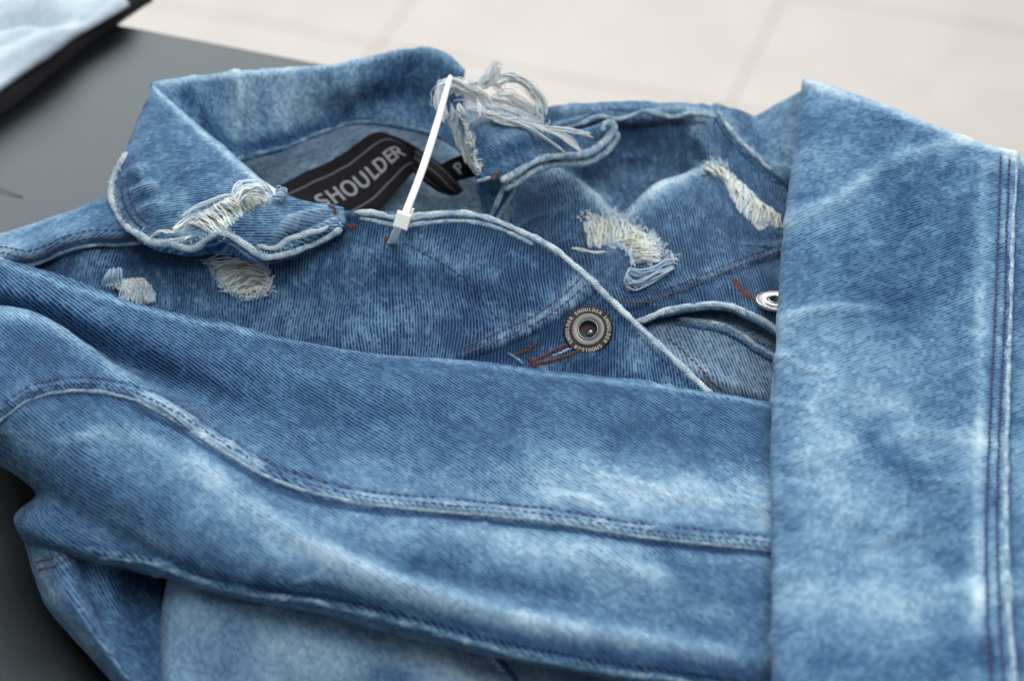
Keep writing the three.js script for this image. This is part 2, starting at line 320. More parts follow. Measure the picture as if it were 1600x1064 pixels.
// loose white weft: strands through the given points, each with its own wander
const COTTON = new THREE.MeshPhysicalMaterial({ color: lin(252, 253, 252), roughness: 0.95, sheen: 0.8, sheenRoughness: 0.5, vertexColors: true, transmission: 0.1, thickness: 0, specularIntensity: 0.3 });
const CREAM = new THREE.MeshPhysicalMaterial({ color: lin(244, 246, 238), roughness: 0.95, sheen: 0.8, sheenRoughness: 0.5, vertexColors: true, transmission: 0.12, thickness: 0, specularIntensity: 0.3 });
const COTTON_BLUE = new THREE.MeshPhysicalMaterial({ color: lin(176, 196, 214), roughness: 0.95, vertexColors: true, sheen: 0.4, sheenRoughness: 0.6, specularIntensity: 0.3 });
const MATTED = (() => {
  const w = 256, c = new Uint8Array(w * w * 4), b = new Uint8Array(w * w * 4);
  for (let y = 0; y < w; y++) for (let x = 0; x < w; x++) {
    const q = (y * w + x) * 4, s = x / w * 26 + 0.8 * vnoise(y / 40, x / 60, 3), id = Math.floor(s), ph = s - id, yarn = hash(id, Math.floor(y / 60), 4), gap = smooth(0.25, 0.02, Math.min(ph, 1 - ph)) * (yarn > 0.35 ? 1 : 0.3), l = 1 - 0.35 * gap;
    c[q] = 238 * l; c[q + 1] = 242 * l; c[q + 2] = 235 * lerp(1, l, 0.75); c[q + 3] = 255;
    b[q] = b[q + 1] = b[q + 2] = clamp(190 * Math.sin(Math.PI * ph) + 60 * yarn, 0, 255); b[q + 3] = 255;
  }
  return new THREE.MeshPhysicalMaterial({ map: texture(c, w, w, true), bumpMap: texture(b, w, w, false), bumpScale: 0.0004, roughness: 0.95, specularIntensity: 0.3, side: THREE.DoubleSide });
})();
function strand(points, r, segs) {
  const c = new THREE.CatmullRomCurve3(points, false, 'centripetal'), n = segs ?? Math.max(6, points.length * 4), g = new THREE.TubeGeometry(c, n, r / 1000, 5, false), p = g.attributes.position;
  for (const i of [0, n]) { const q = c.getPointAt(i / n); for (let k = 0; k <= 5; k++) { const v = i * 6 + k; p.setXYZ(v, q.x, q.y, q.z); } }
  return g;
}
function tint(parts, r) { for (const g of parts) { const v = r(), k = v < 0.2 ? [0.72, 0.82, 0.92] : v < 0.4 ? [0.92, 0.93, 0.87] : [0.96, 0.98, 0.97], n = g.attributes.position.count, c = new Float32Array(n * 3); for (let i = 0; i < n; i++) for (let q = 0; q < 3; q++) c[i * 3 + q] = k[q] * (1 - 0.12 * v); g.setAttribute('color', new THREE.BufferAttribute(c, 3)); } }
function bundle(parent, paths, o = {}) {                          // paths: world points; several strands along each
  const r = rng(o.seed ?? 5), parts = [];
  for (const path of paths) for (let k = 0; k < (o.n ?? 6); k++) {
    const sp = (o.spread ?? 1.5) / 1000, ox = V3((r() - 0.5) * 2, (r() - 0.5) * 2, (r() - 0.5) * 2).multiplyScalar(sp);
    const t0 = r() * (o.cut ?? 0.12), t1 = 1 - r() * (o.cut ?? 0.12), c = new THREE.CatmullRomCurve3(path, false, 'centripetal'), m = Math.max(4, path.length + 2), pts = [];
    for (let q = 0; q <= m; q++) { const t = lerp(t0, t1, q / m); pts.push(c.getPoint(t).addScaledVector(ox, 0.4 + 0.6 * Math.sin(Math.PI * q / m) + (o.flare ?? 0) * (q / m) ** 2).add(V3((r() - 0.5), (r() - 0.5), (r() - 0.5)).multiplyScalar((o.wander ?? 0.5) / 1000))); }
    parts.push(strand(pts, (o.r ?? 0.3) * (0.7 + 0.6 * r())));
  }
  tint(parts, r); const m = mesh(o.name ?? 'frayed_threads', mergeGeometries(parts), o.mat ?? COTTON, parent, o.label);
  m.userData.kind = 'stuff';
  return m;
}
// a worn-through place: white weft strands bridging from one side to the other, along a survey line on a sheet
function ripped(parent, s, a, b, o = {}) {                        // a, b: survey lines of the two sides
  const r = rng(o.seed ?? 3), A = new THREE.CatmullRomCurve3(a.map((p) => V3(p[0], p[1], 0)), false, 'centripetal'), B = new THREE.CatmullRomCurve3(b.map((p) => V3(p[0], p[1], 0)), false, 'centripetal'), parts = [], n = o.n ?? 40;
  for (let k = 0; k < n; k++) {
    const t = clamp((k + 0.5) / n + (r() - 0.5) * (o.jit ?? 0.02)), p = A.getPointAt(t), q = B.getPointAt(clamp(t + (r() - 0.5) * (o.skew ?? 0.16))), bow = (o.bow ?? 0.06) * (r() - 0.2), pts = [];
    const over = o.over ?? 0.08, e0 = -over * r(), e1 = 1 + over * r() - (r() < (o.broken ?? 0.15) ? 0.6 * r() : 0);
    for (let m = 0; m <= 5; m++) {
      const u = lerp(e0, e1, m / 5), x = lerp(p.x, q.x, u) + bow * (q.y - p.y) * 4 * u * (1 - u), y = lerp(p.y, q.y, u) - bow * (q.x - p.x) * 4 * u * (1 - u);
      pts.push(s.on(x + (r() - 0.5) * (o.wob ?? 3), y + (r() - 0.5) * (o.wob ?? 3), 0.15 + (o.lift ?? 1.2) * Math.sin(Math.PI * clamp(u)) * (0.5 + 0.7 * r()) + 0.3 * r()));
    }
    parts.push(strand(pts, (o.r ?? 0.24) * (0.6 + 0.8 * r()), 14));
  }
  if (o.pad !== false) {                                          // the matted white weft below them
    const na = 40, nb = 9, pos = [], idx = [], uv = [];
    for (let i = 0; i <= na; i++) for (let j = 0; j <= nb; j++) {
      const t = i / na, u = j / nb, e = Math.min(u, 1 - u) * 2, jag = 0.16 * vnoise(i * 0.9, j < nb / 2 ? 3 : 9, (o.seed ?? 3) + 4), p = A.getPointAt(t), q = B.getPointAt(t), k = lerp(-0.04 + jag, 1.04 + jag, u), v = s.on(lerp(p.x, q.x, k), lerp(p.y, q.y, k), 0.12 + (o.lift ?? 1.2) * 0.45 * Math.sqrt(Math.max(0, e)) * (0.7 + 0.5 * vnoise(i * 0.45, j * 0.35, o.seed ?? 3)) * Math.min(1, Math.min(i, na - i) / 3) + 0.25 * vnoise(i * 0.95, j * 0.3, 8));
      pos.push(v.x, v.y, v.z); uv.push(t * na / 12, u);
    }
    for (let i = 0; i < na; i++) for (let j = 0; j < nb; j++) { const a = i * (nb + 1) + j; idx.push(a, a + 1, a + nb + 1, a + 1, a + nb + 2, a + nb + 1); }
    const g = new THREE.BufferGeometry(); g.setAttribute('position', new THREE.Float32BufferAttribute(pos, 3)); g.setAttribute('uv', new THREE.Float32BufferAttribute(uv, 2)); g.setIndex(idx); g.computeVertexNormals();
    mesh('matted_weft', g, MATTED, parent);
  }
  tint(parts, r); const m = mesh('frayed_threads', mergeGeometries(parts), o.mat ?? CREAM, parent, o.label);
  m.userData.kind = 'stuff';
  const lip = (curve, d) => { const q = []; for (let k = 0; k < 70; k++) { const p = curve.getPoint(r()), l = 4 + 9 * r(), a = (r() - 0.5) * 8; q.push(strand([s.on(p.x - a * 0.5, p.y - d * 3, 0.1), s.on(p.x + a * 0.3, p.y + d * l * 0.4, 0.5 + 0.5 * r()), s.on(p.x + a, p.y + d * l, 0.3 + 0.8 * r())], 0.13 + 0.08 * r(), 6)); } tint(q, r); const e = mesh('frayed_edge', mergeGeometries(q), COTTON_BLUE, parent); e.userData.kind = 'stuff'; };
  lip(A, 1); lip(B, -1);
}
function fuzz(parent, s, pts, n, o = {}) {                        // short broken ends standing off an edge
  const r = rng(o.seed ?? 8), L = new THREE.CatmullRomCurve3(pts.map((p) => V3(p[0], p[1], 0)), false, 'centripetal'), parts = [];
  for (let k = 0; k < n; k++) {
    const p = L.getPoint(r()), base = s.on ? s.on(p.x + (r() - 0.5) * (o.band ?? 4), p.y + (r() - 0.5) * (o.band ?? 4), 0) : null, d = V3(r() - 0.5 + (o.dx ?? 0), r() * 0.9 + 0.1, r() - 0.5 + (o.dz ?? 0)).normalize(), l = (o.len ?? 2.2) * (0.4 + r()) / 1000;
    const mid = base.clone().addScaledVector(d, l * 0.5).add(V3(r() - 0.5, r() - 0.5, r() - 0.5).multiplyScalar(l * 0.4)), end = base.clone().addScaledVector(d, l).add(V3(r() - 0.5, r() - 0.6, r() - 0.5).multiplyScalar(l * 0.6));
    parts.push(strand([base, mid, end], (o.r ?? 0.12) * (0.7 + 0.6 * r()), 5));
  }
  tint(parts, r); const m = mesh('edge_fuzz', mergeGeometries(parts), o.mat ?? COTTON, parent);
  m.userData.kind = 'stuff';
}

// ---------------------------------------------------------------- setting: floor, table
{
  const FLOOR_Y = -0.70, floor = new THREE.Group();
  floor.name = 'floor'; tag(floor, 'pale pinkish beige floor tiles far below the table edge', 'floor', null, 'structure');
  scene.add(floor); floor.position.set(0.296, FLOOR_Y, -1.497); floor.rotation.y = -Math.atan2(0.345, 1);
  const W = 0.379, D = 0.246, w = 256, cs = [];
  for (let v = 0; v < 3; v++) {
    const c = new Uint8Array(w * w * 4);
    for (let y = 0; y < w; y++) for (let x = 0; x < w; x++) { const q = (y * w + x) * 4, n = fbm(x / 40, y / 40, 90 + v, 4) * 0.035 + (hash(x, y, v) - 0.5) * 0.02; c[q] = clamp(188 * (1 + n), 0, 255); c[q + 1] = clamp(179 * (1 + n), 0, 255); c[q + 2] = clamp(170 * (1 + n), 0, 255); c[q + 3] = 255; }
    cs.push(new THREE.MeshStandardMaterial({ map: texture(c, w, w, true), roughness: 0.42 }));
  }
  const shape = new THREE.Shape(); const a = W / 2 - 0.0018, b = D / 2 - 0.0018; shape.moveTo(-a, -b); shape.lineTo(a, -b); shape.lineTo(a, b); shape.lineTo(-a, b);
  const tile = new THREE.ExtrudeGeometry(shape, { depth: 0.006, bevelEnabled: true, bevelSize: 0.001, bevelThickness: 0.001, bevelSegments: 2 });
  tile.rotateX(-Math.PI / 2);
  const uv = tile.attributes.uv; for (let i = 0; i < uv.count; i++) uv.setXY(i, uv.getX(i) * 2.2, uv.getY(i) * 2.2);
  const bed = mesh('floor_bed', new THREE.BoxGeometry(9, 0.02, 9), new THREE.MeshStandardMaterial({ color: lin(190, 179, 170), roughness: 0.9 }), floor);
  bed.position.set(0, -0.0068, 0);
  const r = rng(4);
  for (let i = -6; i < 5; i++) for (let j = -6; j < 7; j++) { const t = mesh('floor_tile', tile, cs[(r() * 3) | 0], floor); t.position.set((i + 0.5) * W, -0.002, (j + 0.5) * D - 0.007); }
}
{
  const table = thing('table', 'dark grey satin table top under the folded denim jacket', 'table'), ang = -Math.atan2(0.069, 0.19);
  table.position.set(-0.175, 0, -0.223); table.rotation.y = ang;
  const w = 1024, c = new Uint8Array(w * w * 4), b = new Uint8Array(w * w * 4);
  for (let y = 0; y < w; y++) for (let x = 0; x < w; x++) {
    const q = (y * w + x) * 4, n = fbm(x / 60, y / 60, 61, 3), g = hash(x, y, 5), gr = fbm(x / 3, y / 3, 63, 2), l = 1 + 0.12 * n + 0.16 * (g - 0.5);
    c[q] = 17 * l; c[q + 1] = 18 * l; c[q + 2] = 20 * l; c[q + 3] = 255; b[q] = b[q + 1] = b[q + 2] = clamp(128 + 70 * gr + 50 * (g - 0.5), 0, 255); b[q + 3] = 255;
  }
  const cm = texture(c, w, w, true), bm = texture(b, w, w, false);
  const mat = new THREE.MeshPhysicalMaterial({ map: cm, roughness: 0.42, bumpMap: bm, bumpScale: 0.00006, specularIntensity: 0.48, ior: 1.6, specularColor: new THREE.Color(0.74, 0.92, 1.0) });
  const s = new THREE.Shape(); const L = 0.55, Rr = 0.75, Dp = 0.75; s.moveTo(-L, 0); s.lineTo(Rr, 0); s.lineTo(Rr, -Dp); s.lineTo(-L, -Dp);
  const top = new THREE.ExtrudeGeometry(s, { depth: 0.024, bevelEnabled: true, bevelSize: 0.003, bevelThickness: 0.003, bevelSegments: 4 });
  top.translate(0, -0.003, -0.027); top.rotateX(-Math.PI / 2);
  const u = top.attributes.uv; for (let i = 0; i < u.count; i++) u.setXY(i, u.getX(i) * 6, u.getY(i) * 6);
  mesh('table_top', top, mat, table);
  const apron = new THREE.BoxGeometry(1.2, 0.06, 0.02); apron.translate(0.1, -0.058, 0.04); mesh('apron', apron, mat, table);
}

// ---------------------------------------------------------------- the jacket
const jacket = thing('denim_jacket', 'folded light blue distressed denim jacket with sleeves crossed over its front', 'jacket');

// the wrong side of the back, seen down the neck
const inside = panel('back_panel', jacket, {
  rows: [
    [[335, 250, 14], [380, 240, 14], [450, 218, 14], [520, 192, 14], [570, 182, 14], [640, 190, 14], [700, 208, 14], [770, 240, 15]],
    [[345, 290, 12], [400, 280, 12], [460, 268, 12], [530, 250, 12], [590, 244, 12], [650, 250, 12], [710, 264, 12], [785, 296, 13]],
    [[355, 350, 7], [420, 350, 7], [480, 340, 6], [550, 335, 6], [610, 335, 6], [660, 338, 6], [720, 346, 6], [800, 366, 8]],
    [[365, 410, 4], [430, 410, 4], [490, 405, 3], [555, 400, 3], [615, 400, 3], [665, 402, 3], [730, 410, 3], [810, 430, 4]],
  ], angle: -6, dye: 0.46, grey: 0.35, pitch: 0.85, contrast: 0.5, rumple: 1.0, seed: 12, label: 'greyish wrong side of the back inside the neck',
});
panel('back_panel', jacket, {
  rows: [[[340, 330, 2], [560, 330, 2], [800, 340, 2], [1000, 340, 2], [1260, 360, 2]], [[200, 480, 2], [500, 500, 3], [780, 520, 3], [1000, 540, 3], [1290, 560, 3]], [[230, 700, 3], [500, 720, 3], [780, 740, 3], [1000, 760, 3], [1320, 780, 3]], [[300, 860, 3], [520, 880, 3], [800, 900, 3], [1050, 930, 3], [1350, 960, 3]], [[330, 1080, 2], [540, 1090, 2], [820, 1100, 2], [1080, 1110, 2], [1380, 1120, 2]]],
  angle: 70, dye: 0.55, res: 0.4, pitch: 1.3, cell: 3, rumple: 1, seed: 14, label: 'back of the jacket lying flat on the table',
});
const collar = panel('collar', jacket, {
  rows: [
    [[238, 139, 36], [270, 134, 37], [320, 131, 37], [375, 126, 37], [440, 120, 37], [510, 114, 37], [565, 104, 38], [615, 93, 40], [662, 87, 41], [692, 98, 38], [722, 122, 36]],
    [[238, 131, 46], [270, 125, 47], [320, 120, 47], [375, 115, 47], [440, 109, 47], [510, 103, 47], [565, 94, 48], [615, 83, 50], [662, 76, 51], [694, 86, 49], [724, 112, 46]],
    [[262, 168, 43], [290, 163, 43], [332, 158, 42], [378, 153, 42], [440, 145, 42], [505, 138, 42], [560, 128, 43], [612, 118, 43], [658, 113, 43], [692, 125, 42], [724, 147, 40]],
    [[292, 222, 36], [314, 214, 36], [347, 207, 35], [382, 200, 34], [440, 190, 34], [500, 175, 33], [558, 162, 33], [612, 157, 33], [656, 157, 33], [692, 168, 33], [724, 190, 32]],
    [[330, 272, 29], [348, 264, 29], [368, 256, 28], [394, 248, 27], [442, 234, 26], [500, 210, 26], [556, 193, 27], [610, 197, 27], [656, 206, 27], [692, 218, 27], [726, 242, 27]],
  ], angle: 70, dye: 0.51, grey: 0.05, patch2: 0.08, pitch: 0.9, contrast: 0.45, seed: 21, rumple: 0.9, patch: 0.12, mottle: 0.6,
  folds: [{ p: [[366, 112], [376, 150], [368, 215]], w: 7, a: 2.2, c: 0.17 }, { p: [[300, 120], [312, 160], [305, 200]], w: 7, a: 1.8, c: 0.1 }, { p: [[400, 112], [405, 160], [398, 200]], w: 9, a: -1.6 }, { p: [[505, 104], [512, 150]], w: 8, a: -1.6 }, { p: [[340, 118], [345, 170]], w: 9, a: -1.2 }, { p: [[560, 92], [545, 140], [560, 180]], w: 9, a: 2.2, c: 0.1 }, { p: [[645, 80], [640, 130], [655, 190]], w: 10, a: -1.8 }, { p: [[600, 130], [620, 170], [600, 195]], w: 8, a: 0.8 }, { p: [[450, 108], [455, 150]], w: 9, a: 0.9, c: 0.08 }],
  spots: [{ p: [[240, 128], [380, 116], [560, 96], [662, 78], [722, 110]], w: 6, a: 0.2 }, { p: [[400, 150], [440, 180], [410, 200]], w: 26, a: 0.06 }, { p: [[585, 150], [640, 110], [700, 140]], w: 46, a: -0.16 }, { p: [[385, 236], [450, 216], [540, 180]], w: 13, a: -0.3 }, { p: [[292, 150], [320, 190], [350, 235]], w: 14, a: -0.3 }, { p: [[410, 130], [415, 190]], w: 10, a: -0.12 }, { p: [[420, 130], [470, 150], [440, 190]], w: 50, a: 0.06 }, { p: [[300, 215], [360, 235], [450, 215]], w: 12, a: -0.1 }],  // shade along the lower edge and corner is painted into the dye
});
rope('collar_seam', collar, curveOn(collar, [[352, 258], [374, 250], [400, 246], [437, 238], [490, 220], [525, 199], [560, 191], [595, 197], [630, 206], [661, 210], [690, 218]], 0.2), 0.85, 'mid', 2);
stitches(collar, collar, [[374, 246], [437, 232], [490, 214], [525, 193], [560, 185], [595, 190], [630, 199]], { thread: 'plum', step: 2.6 });

// right front (the wearer's left): shoulder, yoke, button band
const frontR = panel('front_panel', jacket, {
  rows: [
    [[790, 205, 4], [858, 185, 10], [930, 180, 14], [1000, 176, 16], [1060, 183, 16], [1120, 188, 14], [1180, 208, 10], [1262, 246, 6]],
    [[790, 195, 20], [858, 170, 26], [930, 164, 30], [1000, 160, 32], [1060, 166, 32], [1120, 172, 30], [1180, 192, 26], [1262, 230, 22]],
    [[790, 225, 20], [860, 205, 24], [930, 190, 30], [1000, 178, 33], [1060, 180, 33], [1115, 190, 32], [1175, 235, 28], [1262, 280, 24]],
    [[795, 265, 16], [860, 250, 18], [930, 235, 21], [1000, 220, 24], [1060, 222, 25], [1115, 238, 27], [1168, 278, 25], [1258, 312, 22]],
    [[800, 312, 12], [865, 300, 18], [935, 290, 15], [1000, 272, 14], [1060, 272, 17], [1112, 280, 22], [1162, 315, 24], [1250, 347, 20]],
    [[805, 355, 10], [875, 345, 15], [950, 343, 13], [1008, 330, 16], [1060, 318, 22], [1110, 325, 23], [1160, 350, 22], [1245, 375, 20]],
    [[820, 405, 8], [890, 398, 12], [955, 400, 15], [1010, 388, 19], [1060, 382, 21], [1110, 378, 21], [1165, 384, 20], [1242, 390, 18]],
    [[840, 455, 8], [915, 455, 12], [972, 462, 16], [1020, 456, 18], [1070, 442, 19], [1120, 428, 19], [1170, 412, 19], [1240, 400, 18]],
    [[862, 505, 7], [935, 500, 12], [988, 488, 17], [1028, 478, 19], [1072, 468, 20], [1122, 462, 21], [1175, 470, 22], [1240, 480, 22]],
    [[880, 535, 6], [945, 528, 10], [1002, 504, 15], [1034, 492, 18], [1078, 484, 20], [1128, 482, 21], [1182, 502, 21], [1240, 535, 20]],
  ], angle: 84, plan: true, crease: 1.0, dye: 0.79, pitch: 1.0, contrast: 0.72, mottle: 1.4, seed: 33, rumple: 1.0, grey: 0.12, patch2: 0.1, hem: { last: true, w: 2.4, x: 1.0, c: 0.4 },
  folds: [{ p: [[845, 262], [900, 300], [965, 352]], w: 10, a: 4.2, k: 2.2, c: 0.1 }, { p: [[968, 358], [1030, 306], [1115, 262]], w: 9, a: 4.2, k: 3.2, c: 0.12 }, { p: [[870, 202], [905, 194], [940, 184], [985, 186], [1040, 178], [1110, 186]], w: 7, a: 4.0, c: 0.4, e: 0.3 }, { p: [[880, 184], [920, 176], [960, 172], [1060, 168]], w: 9, a: -2.6 }, { p: [[900, 205], [960, 198], [1000, 196], [1060, 196], [1100, 204]], w: 7, a: -1.8 }, { p: [[935, 176], [930, 192]], w: 6, a: 1.6 }, { p: [[1010, 166], [1015, 182]], w: 6, a: 1.2 }, { p: [[1010, 470], [1030, 488]], w: 6, a: 1.2 }, { p: [[1050, 458], [1072, 480]], w: 6, a: 1.2 }, { p: [[1085, 448], [1110, 474]], w: 7, a: 1.3 }, { p: [[1130, 434], [1150, 470]], w: 7, a: 1.2 }, { p: [[1180, 415], [1205, 455]], w: 8, a: 1.2 }, { p: [[1090, 395], [1160, 400], [1220, 385]], w: 10, a: 0.9 }, { p: [[940, 240], [1000, 272], [1090, 277]], w: 12, a: -2.0 }, { p: [[1075, 195], [1110, 235], [1125, 270]], w: 12, a: 2.2, c: 0.12 }, { p: [[1230, 390], [1130, 420], [1050, 452]], w: 12, a: 0.9, c: 0.05 }],
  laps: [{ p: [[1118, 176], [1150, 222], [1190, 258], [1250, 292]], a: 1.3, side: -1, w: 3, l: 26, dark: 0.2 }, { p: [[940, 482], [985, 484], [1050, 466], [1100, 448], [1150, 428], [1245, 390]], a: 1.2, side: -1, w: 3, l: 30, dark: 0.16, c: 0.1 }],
  spots: [{ p: [[850, 268], [900, 300], [960, 345]], w: 13, a: 0.42 }, { p: [[985, 348], [1040, 303], [1110, 265]], w: 12, a: 0.45 }, { p: [[960, 225], [1020, 215], [1080, 230]], w: 30, a: -0.16 }, { p: [[890, 190], [940, 180], [1000, 180]], w: 9, a: -0.2 }, { p: [[1130, 190], [1160, 230], [1220, 270]], w: 9, a: 0.2 }, { p: [[940, 300], [960, 270], [1060, 285]], w: 26, a: 0.12 }, { p: [[830, 330], [880, 370]], w: 40, a: -0.18 }, { p: [[1000, 478], [1100, 460], [1230, 450]], w: 22, a: -0.2 }, { p: [[940, 300], [1060, 250]], w: 30, a: 0.1 }, { p: [[960, 440], [1040, 440], [1100, 420]], w: 14, a: -0.1 }, { p: [[1120, 180], [1090, 200]], w: 14, a: 0.12 }, { p: [[880, 172], [1000, 162], [1120, 172]], w: 6, a: 0.22 }, { p: [[900, 360], [1020, 430]], w: 30, a: 0.05 }],  // lit V folds and shade behind the collar leaf are painted into the dye
});
rope('armhole_seam', frontR, curveOn(frontR, [[1122, 174], [1138, 198], [1150, 214], [1180, 244], [1215, 272], [1252, 290]], 0.0), 0.9, 'pale', 4, { lump: 0.4 });
rope('armhole_seam', frontR, curveOn(frontR, [[1112, 178], [1128, 204], [1142, 222], [1174, 254], [1210, 284], [1250, 302]], -0.2), 0.7, 'dark', 9, { lump: 0.3 });
stitches(frontR, frontR, [[1130, 182], [1160, 226], [1195, 254], [1248, 284]], { thread: 'plum' });
rope('shoulder_seam', frontR, curveOn(frontR, [[868, 204], [905, 194], [935, 182], [975, 186], [1010, 176], [1050, 181], [1085, 178], [1118, 184]], 0.1), 1.0, 'pale', 8, { lump: 0.5 });
stitches(frontR, frontR, [[890, 206], [960, 192], [1050, 187], [1110, 192]], { thread: 'brown' });
stitches(frontR, frontR, [[965, 474], [1005, 474], [1050, 460], [1100, 440], [1150, 419], [1240, 385]], { thread: 'brown' });
stitches(frontR, frontR, [[975, 466], [1010, 464], [1055, 449], [1105, 429], [1155, 408], [1240, 377]], { thread: 'plum' });
rope('placket_edge', frontR, curveOn(frontR, [[990, 508], [1006, 500], [1034, 490], [1078, 482], [1128, 480], [1160, 489], [1185, 500], [1228, 526]], 0.5), 1.0, 'white', 6);
rope('placket_edge', frontR, curveOn(frontR, [[1010, 507], [1036, 498], [1078, 491], [1128, 489], [1160, 498], [1185, 511], [1225, 536]], 0.2), 1.15, 'pale', 7);
rope('placket_edge', frontR, curveOn(frontR, [[1008, 504], [1036, 494], [1078, 486], [1128, 484], [1160, 493], [1185, 505], [1226, 531]], 0.75), 0.5, 'dark', 19);

// facing behind the button band
const facing = panel('facing', jacket, {
  rows: [
    [[900, 480, 10], [980, 482, 12], [1060, 482, 14], [1130, 484, 15], [1190, 500, 15], [1250, 520, 15]],
    [[930, 535, 8], [1000, 525, 11], [1075, 522, 14], [1140, 528, 15], [1200, 546, 15], [1255, 566, 15]],
    [[980, 600, 7], [1040, 590, 9], [1095, 585, 11], [1150, 590, 12], [1205, 605, 12], [1260, 620, 12]],
    [[1040, 680, 3], [1080, 665, 4], [1120, 655, 5], [1165, 650, 6], [1210, 660, 6], [1265, 670, 6]],
  ], angle: 82, dye: 0.5, grey: 0.3, contrast: 0.7, pitch: 1.2, seed: 41, rumple: 0.7, label: 'greyish inner facing under the placket edge',
  folds: [{ p: [[1060, 560], [1130, 600], [1230, 632]], w: 10, a: 1.6, c: 0.08 }, { p: [[1050, 575], [1110, 610], [1220, 645]], w: 8, a: -1.2 }],
});
rope('facing_seam', facing, curveOn(facing, [[1060, 500], [1105, 506], [1135, 513], [1160, 526], [1185, 544], [1228, 568]], 0.1), 0.9, 'pale', 11);
rope('facing_seam', facing, curveOn(facing, [[1055, 508], [1098, 515], [1130, 522], [1155, 534], [1182, 552], [1226, 577]], 0.1), 0.7, 'dark', 12);
stitches(facing, facing, [[1046, 530], [1070, 552], [1098, 580], [1118, 600], [1132, 608]], { thread: 'brown' });
stitches(facing, facing, [[1150, 520], [1185, 536], [1228, 556]], { thread: 'brown' });

// left shoulder
const shoulderL = panel('shoulder_panel', jacket, {
  rows: [
    [[-70, 410, 6], [0, 385, 8], [60, 365, 10], [120, 345, 12], [175, 322, 14], [240, 310, 16]],
    [[-70, 395, 18], [0, 369, 22], [60, 349, 25], [120, 328, 27], [175, 307, 29], [240, 288, 30]],
    [[-70, 410, 22], [0, 385, 26], [55, 370, 28], [115, 350, 30], [175, 336, 31], [240, 325, 31]],
    [[-70, 432, 24], [0, 405, 27], [50, 395, 29], [110, 375, 30], [175, 366, 30], [240, 362, 28]],
    [[-70, 445, 18], [0, 420, 20], [50, 416, 21], [100, 398, 22], [170, 386, 22], [240, 382, 20]],
  ], angle: -20, dye: 0.57, pitch: 0.95, seed: 51, rumple: 1.1, contrast: 0.6,
  folds: [{ p: [[20, 385], [80, 372], [140, 345]], w: 9, a: 1.1, c: 0.1 }, { p: [[90, 350], [150, 345], [190, 350]], w: 7, a: 0.9 }],
  spots: [{ p: [[-20, 375], [60, 350], [175, 308]], w: 6, a: 0.16 }, { p: [[150, 330], [210, 350]], w: 30, a: -0.18 }, { p: [[0, 390], [60, 395]], w: 10, a: 0.14 }],
});
const leftSeam = [[-30, 414], [0, 408], [45, 413], [70, 405], [90, 395], [140, 382], [182, 381], [222, 378]];
rope('shoulder_seam', shoulderL, curveOn(shoulderL, leftSeam.map(([x, y]) => [x, y - 2]), 0.0), 0.9, 'pale', 13);
stitches(shoulderL, shoulderL, leftSeam.map(([x, y]) => [x, y - 11]), { thread: 'brown' });
stitches(shoulderL, shoulderL, leftSeam.map(([x, y]) => [x, y - 20]), { thread: 'plum' });

